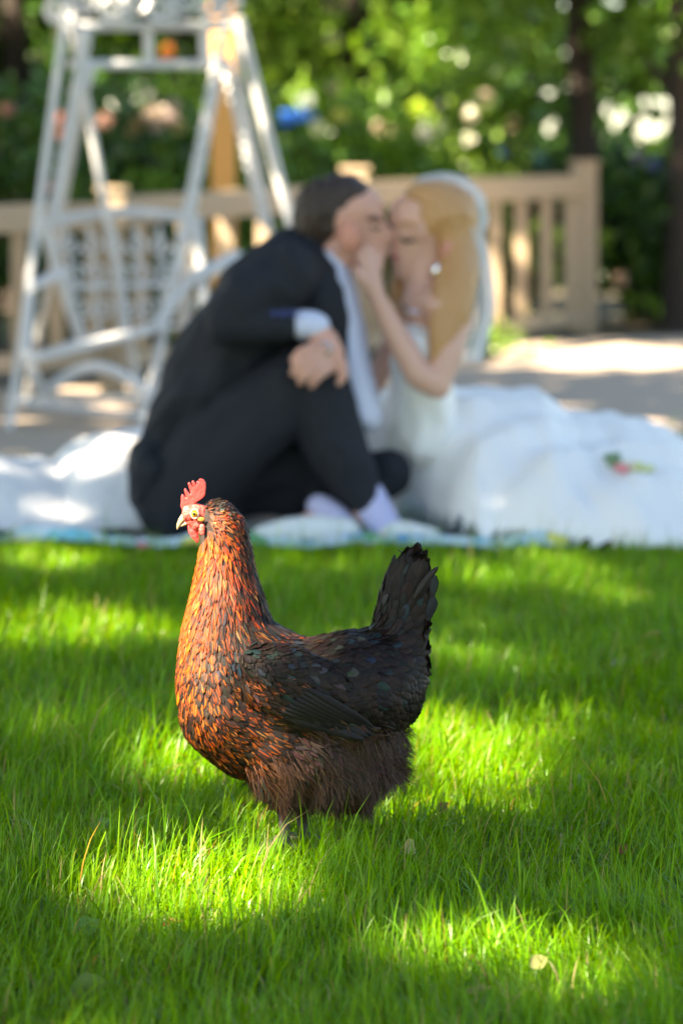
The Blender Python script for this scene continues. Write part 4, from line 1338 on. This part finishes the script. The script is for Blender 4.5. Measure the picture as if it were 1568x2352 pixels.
# seat
seat = MB()
A_, B_, C_2, D_2 = U(57, 826, 13.3), U(345, 757, 13.55), U(470, 740, 14.0), U(188, 775, 13.9)
for i in range(9):
    t = i / 8
    seat.bar(A_.lerp(D_2, t), B_.lerp(C_2, t), .03, .012, .003)
seat.build("seat", M_WHITE, swing)
MB().bar(A_, B_, .048, .03, .008).build("seat_front_rail", M_WHITE, swing)
MB().tube([A_ + Vector((.02, 0, -.03))] + [U(100 + 240 * t, 905 - 62 * math.sin(math.pi * t), 13.4) for t in np.linspace(0, 1, 14)], .020, 8).build("seat_apron", M_WHITE, swing)
bk = MB()
bk.tube([U(101, 514, 13.75), U(140, 640, 13.8), U(188, 778, 13.9)], .022, 8)
bk.tube([U(450, 500, 14.1), U(462, 620, 14.05), U(470, 742, 14.0)], .022, 8)
bk.tube([U(101 + 350 * t, 514 - 20 * math.sin(math.pi * t) - 10 * t, 13.8 + .3 * t) for t in np.linspace(0, 1, 14)], .020, 8)
bk.tube([U(150 + 315 * t, 660 - 8 * t, 13.8 + .25 * t) for t in np.linspace(0, 1, 8)], .013, 6)
for r in range(3):
    for c in range(6):
        x = 160 + c * 52 + r * 14
        y = 560 + r * 72
        bk.tube(spiral(x, y, 27, 1.25, 13.85 + .045 * c, 1 if (r + c) % 2 else -1, math.pi * c, 24), .0075, 6)
for c in range(6):
    bk.tube([U(150 + c * 54, 520, 13.85 + .045 * c), U(178 + c * 50, 770, 13.9 + .03 * c)], .009, 6)
bk.build("backrest", M_WHITE, swing)
iron("armrest", [U(440, 640, 13.7), U(480, 622, 13.72), U(545, 590, 13.9)], .026)
iron("armrest", [U(70, 660, 13.4), U(110, 640, 13.5), U(150, 625, 13.7)], .018)
iron("arm_post", [U(70, 660, 13.4), U(60, 826, 13.3)], .016)
iron("arm_post", [U(440, 640, 13.7), U(350, 757, 13.55)], .016)
iron("foot_brace", [foot(22, 13.3) + Vector((0, 0, .10)), foot(320, 13.8) + Vector((0, 0, .02))], .014)
iron("foot_brace", [foot(40, 15.0) + Vector((0, 0, .02)), foot(330, 13.5) + Vector((0, 0, .10))], .014)

# ------------------------------------------------------------------ wooden fence along the path
fence = empty("wooden_fence", (U(262, 900, 16).x, 16, 0))
tag(fence, "weathered wooden fence with upright slats running behind the swing and couple", "fence")
F0 = Vector((U(-950, 0, 12.9).x, 12.9)); F1 = Vector((U(262, 0, 16).x, 16.0)); F2 = Vector((U(1340, 0, 23.3).x, 23.3))
def fence_z(x, y, D): return H - (y - HY) * K * D
def fence_run(a, b, ztop0, ztop1, zb0, zb1, th, nsl, sw):
    a3, b3 = Vector((a.x, a.y, ztop0)), Vector((b.x, b.y, ztop1))
    MB().bar(a3, b3, .05, th, .008).build("top_rail", M_WOOD, fence)
    MB().bar(Vector((a.x, a.y, zb0)), Vector((b.x, b.y, zb1)), .05, .07, .008).build("bottom_rail", M_WOOD, fence)
    for i in range(nsl):
        t = (i + .6) / (nsl + .2)
        p = a.lerp(b, t)
        zt = ztop0 + (ztop1 - ztop0) * t - th / 2
        z0 = zb0 + (zb1 - zb0) * t + .035
        MB().box((p.x, p.y, (zt + z0) / 2), (sw, .022, zt - z0 - .004), None, .004).build("slat", M_WOOD, fence)
def post(p, h, w=.11):
    mb = MB()
    mb.box((p.x, p.y, h / 2), (w, w, h), None, .008)
    mb.box((p.x, p.y, h + .012), (w + .03, w + .03, .026), None, .008)
    mb.build("post", M_WOOD, fence)
fence_run(F0, F1, .70, .735, .16, .15, .115, 12, .062)
Fm = F1.lerp(F2, .42)
fence_run(F1, Fm, .755, .83, .14, .10, .12, 6, .072)
fence_run(Fm, F2, .83, .90, .10, .085, .135, 8, .075)
F1b = F1 + Vector((0, -.09))
post(F1 + Vector((0, -.085)), .835, .105)
post(Fm + Vector((0, .09)), .95, .12)
post(F2, 1.03, .155)
post(F0, .84)

pp = empty("timber_post", (U(513, 0, 18.2).x, 18.2, 0))
tag(pp, "orange brown timber post standing behind the wooden fence and the swing", "post")
mb = MB(); mb.box((U(513, 0, 18.2).x, 18.2, .85), (.115, .115, 1.70), None, .01); mb.build("shaft", M_OWOOD, pp)
mb = MB(); mb.box((U(513, 0, 18.2).x, 18.2, 1.715), (.15, .15, .03), None, .006); mb.build("cap", M_OWOOD, pp)

# ------------------------------------------------------------------ leaf masses
def leaf_arrays(P, size, cols, flat=.0):
    """P (n,3) positions; diamond leaves folded along the midrib"""
    n = len(P)
    d = rng.normal(0, 1, (n, 3)); d[:, 2] -= .5
    d /= np.linalg.norm(d, axis=1)[:, None]
    t = rng.normal(0, 1, (n, 3)); t[:, 2] *= (1 - flat)
    t -= d * np.sum(t * d, 1)[:, None]; t /= np.linalg.norm(t, axis=1)[:, None]
    if flat:
        d[:, 2] *= (1 - flat); t[:, 2] *= (1 - flat)
    s = size * rng.uniform(.6, 1.3, n)
    nn = np.cross(d, t)
    V = np.zeros((n, 6, 3))
    V[:, 0] = P - d * (s * .5)[:, None]
    V[:, 1] = P - d * (s * .12)[:, None] + t * (s * .30)[:, None] + nn * (s * .08)[:, None]
    V[:, 2] = P + d * (s * .22)[:, None] + t * (s * .24)[:, None] + nn * (s * .07)[:, None]
    V[:, 3] = P + d * (s * .55)[:, None] - nn * (s * .05)[:, None]
    V[:, 4] = P + d * (s * .22)[:, None] - t * (s * .24)[:, None] + nn * (s * .07)[:, None]
    V[:, 5] = P - d * (s * .12)[:, None] - t * (s * .30)[:, None] + nn * (s * .08)[:, None]
    b = np.arange(n)[:, None] * 6
    Fq = np.concatenate([np.concatenate([b, b + 1, b + 2, b + 3], 1), np.concatenate([b, b + 3, b + 4, b + 5], 1)])
    C = np.repeat(cols, 6, axis=0)
    return V.reshape(-1, 3), Fq, C

# gaps in the background foliage where the sky shows
GAPS = [(1405, 250, 22, 16), (1480, 296, 46, 28), (1428, 282, 30, 22), (1530, 255, 16, 26), (1470, 232, 16, 10), (1255, 215, 20, 9), (1262, 290, 18, 20), (1170, 272, 12, 9),
        (706, 231, 11, 11), (728, 294, 12, 12), (972, 306, 13, 13), (1080, 264, 15, 14), (1077, 316, 13, 12), (1102, 232, 14, 9), (1012, 240, 10, 10), (1015, 290, 12, 12),
        (318, 228, 12, 12), (405, 182, 10, 9), (1340, 262, 12, 13), (1400, 4, 40, 10), (1300, 2, 24, 8), (1500, 0, 40, 8), (1210, 190, 10, 9), (950, 244, 14, 12), (665, 68, 6, 6), (775, 200, 9, 9), (1220, 60, 14, 10), (1180, 110, 12, 9)]
_g = np.random.default_rng(21)
GAPS += [(_g.uniform(520, 1568), _g.normal(240, 75), _g.uniform(5, 9), _g.uniform(5, 9)) for _ in range(46)]
def in_gap(P, grow=1.0):
    x = P[:, 0] / (K * P[:, 1]) + CX
    y = (H - P[:, 2]) / (K * P[:, 1]) + HY
    g = np.zeros(len(P), dtype=bool)
    for (a, b, rx, ry) in GAPS:
        g |= ((x - a) / (rx * grow + 7)) ** 2 + ((y - b) / (ry * grow + 7)) ** 2 < 1
    return g

def leafy(name, label, cat, cx, cy, rx, ry, z0, z1, n, size, hue, group=None, trunk=None, cluster=18, blooms=None, shape='bush'):
    """a bush or tree: clumps of leaves on a branching stem"""
    root = empty(name, (cx, cy, 0))
    tag(root, label, cat, group)
    nc = max(6, n // cluster // 6)
    # clump centres fill an uneven ellipsoid
    u = rng.normal(0, 1, (nc, 3)); u /= np.linalg.norm(u, axis=1)[:, None]
    r = rng.uniform(.25, 1, nc) ** .5
    c = u * r[:, None]
    lump = 1 + .25 * fbm(u[:, 0] * 3, u[:, 2] * 3 + u[:, 1] * 2, int(abs(cx) * 10) + 3)
    c = c * lump[:, None]
    cen = np.stack([cx + c[:, 0] * rx, cy + c[:, 1] * ry, (z0 + z1) / 2 + c[:, 2] * (z1 - z0) / 2], 1)
    cen[:, 2] = np.maximum(cen[:, 2], z0)
    k = n // nc
    P = np.repeat(cen, k, 0) + rng.normal(0, 1, (nc * k, 3)) * size * np.array([1.9, 1.9, 1.2])
    P = P[P[:, 2] > .03]
    P = P[~in_gap(P)]
    if trunk: P = P[~((np.abs(P[:, 0] - cx) < trunk[0] * .62) & (P[:, 1] < cy) & (P[:, 2] < 2.4))]
    n_ = len(P)
    cl_b = np.repeat(rng.uniform(.40, 1.45, nc), k)[:n_]  # random clump brightness paints shadow gaps into the leaf colour
    h = rng.uniform(0, 1, n_)[:, None]
    cols = (np.array(hue[0]) * (1 - h) + np.array(hue[1]) * h) * cl_b[:, None]
    V, Fq, C = leaf_arrays(P, size, cols)
    link("crown" if trunk else "foliage", np_mesh("crown", V, Fq, C), M_LEAF, root)
    mb = MB()
    if trunk:
        tw, lean = trunk
        top = Vector((cx + lean, cy, (z0 + z1) / 2 + (z1 - z0) * .2))
        pts = [Vector((cx, cy, -.05)), Vector((cx, cy, .1)), Vector((cx + lean * .2 + .03, cy, top.z * .35)), Vector((cx + lean * .6 - .03, cy, top.z * .7)), top]
        mb.tube(pts, [tw * .7, tw * .52, tw * .46, tw * .36, tw * .14], 14)
        for i in range(7):
            a = rng.uniform(0, math.tau); z = rng.uniform(.45, .95) * top.z
            s_ = Vector((cx + lean * z / top.z, cy, z))
            e = Vector((cx + math.cos(a) * rx * .6, cy + math.sin(a) * ry * .6, min(z1, z + rng.uniform(.3, .5) * (z1 - z0) * .6)))
            mb.tube([s_, s_.lerp(e, .5) + Vector((0, 0, .08)), e], [tw * .22, tw * .14, tw * .05], 8)
        mb.build("trunk", M_BARK, root)
    else:
        for i in range(6):
            a = rng.uniform(0, math.tau)
            e = Vector((cx + math.cos(a) * rx * .5, cy + math.sin(a) * ry * .4, z0 + (z1 - z0) * rng.uniform(.5, .8)))
            mb.tube([Vector((cx + math.cos(a) * .08, cy + math.sin(a) * .08, -.03)), Vector((cx, cy, 0)).lerp(e, .5) , e], [.03, .02, .008], 7)
        mb.build("stem", M_BARK, root)
    if blooms:  # some flower heads are added to stand in for bright bokeh spots
        for (x, y, D, r, c) in blooms:
            cc = U(x, y, D - .35)
            m_ = 46
            u = rng.normal(0, 1, (m_, 3)); u /= np.linalg.norm(u, axis=1)[:, None]
            PP = np.array(cc[:]) + u * r * K * D * rng.uniform(.7, 1, m_)[:, None]
            cols = np.array(c)[None] * rng.uniform(.8, 1.15, m_)[:, None]
            V, Fq, C = leaf_arrays(PP, r * K * D * 1.0, cols)
            link("blossom", np_mesh("blossom", V, Fq, C), M_BLOSS, root)
    return root

G_MID = ((.085, .20, .02), (.16, .30, .035))
G_DARK = ((.03, .085, .012), (.06, .14, .02))
G_LIME = ((.12, .24, .025), (.20, .32, .045))
G_BLUE = ((.05, .13, .04), (.09, .19, .07))
def bx(x, D): return (x - CX) * K * D
PINK, WHT, BLU, ORG = (.75, .36, .30), (.86, .82, .82), (.02, .20, .80), (.85, .30, .06)
leafy("shrub", "dark green shrub behind the left end of the fence", "shrub", bx(-60, 21), 21, .75, .6, .0, 1.5, 4200, .075, G_DARK, "shrubs behind the fence",
      blooms=[(145, 274, 20.6, 14, PINK), (143, 306, 20.6, 14, (.5, .16, .10)), (120, 432, 20.6, 15, (.34, .18, .17)), (20, 250, 20.6, 15, (.25, .12, .10))])
leafy("shrub", "mid green shrub with pink blossoms seen through the swing frame", "shrub", bx(190, 22), 22, .75, .6, .0, 1.55, 4200, .075, G_BLUE, "shrubs behind the fence",
      blooms=[(242, 278, 21.5, 17, (.85, .55, .48)), (168, 348, 21.5, 15, (.10, .25, .32)), (195, 280, 21.5, 14, (.45, .38, .25))])
leafy("shrub", "leafy shrub with pale pink blossoms behind the middle of the swing", "shrub", bx(390, 22.5), 22.5, .8, .6, .0, 1.45, 4400, .075, G_MID, "shrubs behind the fence",
      blooms=[(385, 120, 22, 16, ORG), (345, 262, 22, 15, (.8, .65, .62)), (372, 255, 22, 15, (.8, .68, .66)), (392, 270, 22, 15, (.78, .6, .58)), (400, 240, 22, 13, (.5, .42, .42)), (318, 278, 22, 14, (.45, .32, .22)), (302, 300, 22, 14, (.42, .36, .16)), (410, 292, 22, 14, (.40, .34, .15)), (360, 286, 22, 14, (.6, .5, .45))])
leafy("shrub", "bright green shrub with vivid blue flowers behind the groom", "shrub", bx(650, 24), 24, .95, .6, .0, 1.75, 5600, .08, G_MID, "shrubs behind the fence",
      blooms=[(655, 272, 23.2, 16, BLU), (680, 262, 23.2, 15, BLU), (712, 268, 23.2, 14, (.04, .16, .5)), (553, 98, 23.2, 12, (.62, .40, .16)), (706, 231, 23.2, 14, (.85, .88, .9)), (728, 294, 23.2, 14, (.86, .84, .66)), (780, 268, 23.2, 16, (.42, .46, .10)), (765, 90, 23.2, 15, (.35, .38, .16)), (765, 200, 23.2, 14, (.35, .32, .18))])
leafy("shrub", "tall light green shrub behind the kissing couple", "shrub", bx(900, 25), 25, .95, .7, .0, 1.75, 5600, .08, G_LIME, "shrubs behind the fence",
      blooms=[(972, 307, 24.2, 14, WHT), (870, 296, 24.2, 15, (.62, .50, .35)), (905, 296, 24.2, 14, (.55, .55, .30)), (960, 250, 24.2, 22, (.45, .60, .06)), (1012, 290, 24.2, 14, (.5, .58, .35))])
leafy("shrub", "blue green shrub with peach blossoms behind the bride's veil", "shrub", bx(1130, 26), 26, .95, .7, .0, 1.70, 5200, .08, G_BLUE, "shrubs behind the fence",
      blooms=[(1180, 284, 25.2, 16, (.88, .60, .50)), (1080, 265, 25.2, 16, (.9, .86, .84)), (1112, 225, 25.2, 18, (.86, .72, .64)), (1077, 317, 25.2, 13, (.78, .78, .70)), (1160, 346, 25.2, 15, (.02, .10, .30)), (1240, 372, 25.2, 16, (.03, .12, .14))])
leafy("shrub", "dark shrub with purple flowers right of the fence's last post", "shrub", bx(1470, 25.5), 25.5, .75, .6, .0, 1.25, 4200, .08, G_DARK, "shrubs behind the fence",
      blooms=[(1500, 380, 24.6, 15, (.10, .10, .42)), (1540, 395, 24.6, 14, (.16, .07, .32)), (1460, 360, 24.6, 14, (.20, .16, .30)), (1425, 640, 24.6, 14, (.42, .30, .24)), (1395, 545, 24.6, 15, (.14, .26, .04)), (1500, 545, 24.6, 12, (.12, .22, .08))])
leafy("shrub", "low dark shrub behind the gap at the right edge of the path", "shrub", bx(1660, 24.5), 24.5, .6, .5, .0, 1.3, 2600, .08, G_DARK, "shrubs behind the fence")
leafy("low_plant", "small lime green plant at the foot of the fence behind the bride", "plant", bx(1125, 19.5), 19.5, .09, .07, .0, .15, 300, .045, G_LIME)

leafy("shrub", "dark evergreen shrub outside the left edge behind the fence", "shrub", -4.0, 20.0, 1.2, .8, .0, 1.9, 5000, .085, G_DARK, "shrubs behind the fence")
leafy("shrub", "round evergreen shrub past the right edge beside the path", "shrub", 3.6, 25.0, 1.1, .7, .0, 1.8, 5000, .09, G_MID, "shrubs behind the fence")
# trees: one visible trunk each
leafy("tree", "tree with a dark trunk rising behind the last fence post", "tree", bx(1330, 24.6), 24.6, 1.2, .9, 1.40, 4.2, 7000, .11, G_MID, "trees at the garden edge", trunk=(.20, .0))
leafy("tree", "dark trunked tree at the right edge of the path", "tree", bx(1558, 24), 24, 1.1, 1.0, 1.65, 3.6, 5000, .10, G_MID, "trees at the garden edge", trunk=(.22, .05))
leafy("tree", "tree with a slender trunk behind the blue flowering shrub", "tree", bx(820, 29), 29, 1.5, 1.0, 1.30, 4.0, 8000, .11, G_LIME, "trees at the garden edge", trunk=(.20, .0))
leafy("tree", "deep green tree closing the garden behind the swing's left leg", "tree", bx(40, 27), 27, 1.3, .9, .75, 4.0, 9000, .11, G_DARK, "trees at the garden edge", trunk=(.24, .0))
leafy("tree", "spreading green tree behind the swing canopy", "tree", bx(430, 30), 30, 1.4, 1.0, 1.0, 4.2, 9000, .11, G_MID, "trees at the garden edge", trunk=(.22, .0))

# a far-off belt of woodland that reads as one mass
def belt():
    n = 52000
    x = rng.uniform(-9, 9, n); y = rng.uniform(36, 42, n)
    zt = 5.2 + .8 * fbm(x * 1.0, x * 0, 4)
    z = rng.uniform(0, 1, n) * zt
    P = np.stack([x, y, z], 1)
    P = P[~in_gap(P, 1.0) | (rng.uniform(0, 1, len(P)) < .03)]
    h = rng.uniform(0, 1, len(P))[:, None]
    cols = (np.array([.035, .10, .02]) * (1 - h) + np.array([.10, .20, .05]) * h)
    V, Fq, C = leaf_arrays(P, .26, cols)
    tag(link("woodland", np_mesh("woodland", V, Fq, C), M_LEAF), "dense green woodland closing the view behind the garden", "woodland", kind='stuff')
belt()

# ------------------------------------------------------------------ unseen shade trees added beside the lawn, crowns gapped to shape the dapple
def shade_trees():
    spots = [(-6.8, -1.2, 7.2), (-7.2, 4.2, 7.6), (-7.4, 9.6, 7.4), (-8.0, 15.0, 8.2), (-8.4, 20.5, 8.4)]
    labels = ["tall shade tree left of the camera over the near lawn", "tall shade tree left of the hen over the lawn", "tall shade tree left of the picnic over the sitting couple",
              "tall shade tree left of the swing over the path", "tall shade tree beyond the swing over the far shrubs"]
    n = 300000
    gx = rng.uniform(-3.4, 3.6, n); gy = rng.uniform(2.2, 33.0, n)
    z = rng.uniform(5.0, 7.6, n)
    P = np.stack([gx + SUN.x / SUN.z * z, gy + SUN.y / SUN.z * z, z], 1)
    lit = lit_value(gx, gy)
    keep = rng.uniform(0, 1, n) > lit ** .7  # leaves are dropped along the sun rays of every wanted lit patch
    # thin everywhere a little, so that some light leaks through
    leak = fbm(gx * 9, gy * 7, 55) - 3 * ((gy > 8.2) & (gy < 11.5) & (gx > -1.0))
    keep &= ~((leak > .62) & (rng.uniform(0, 1, n) < .8))
    P = P[keep]
    own = np.argmin([(P[:, 0] - sx_) ** 2 * .3 + (P[:, 1] - sy_) ** 2 for (sx_, sy_, _) in spots], axis=0)
    for i, (tx, ty, tz) in enumerate(spots):
        Q = P[own == i]
        if len(Q) == 0: continue
        root = empty("shade_tree", (tx, ty, 0))
        tag(root, labels[i], "tree", "shade trees along the lawn")
        h = rng.uniform(0, 1, len(Q))[:, None]
        cols = np.array([.06, .15, .02]) * (1 - h) + np.array([.10, .21, .03]) * h
        V, Fq, C = leaf_arrays(Q, .165, cols, flat=.45)
        link("crown", np_mesh("crown", V, Fq, C), M_LEAF, root)
        mb = MB()
        mb.tube([Vector((tx, ty, -.1)), Vector((tx, ty, .3)), Vector((tx + .05, ty, 2.5)), Vector((tx - .05, ty + .1, 4.6)), Vector((tx, ty, tz - .6))], [.42, .30, .25, .20, .08], 16)
        mb.build("trunk", M_BARK, root)
shade_trees()
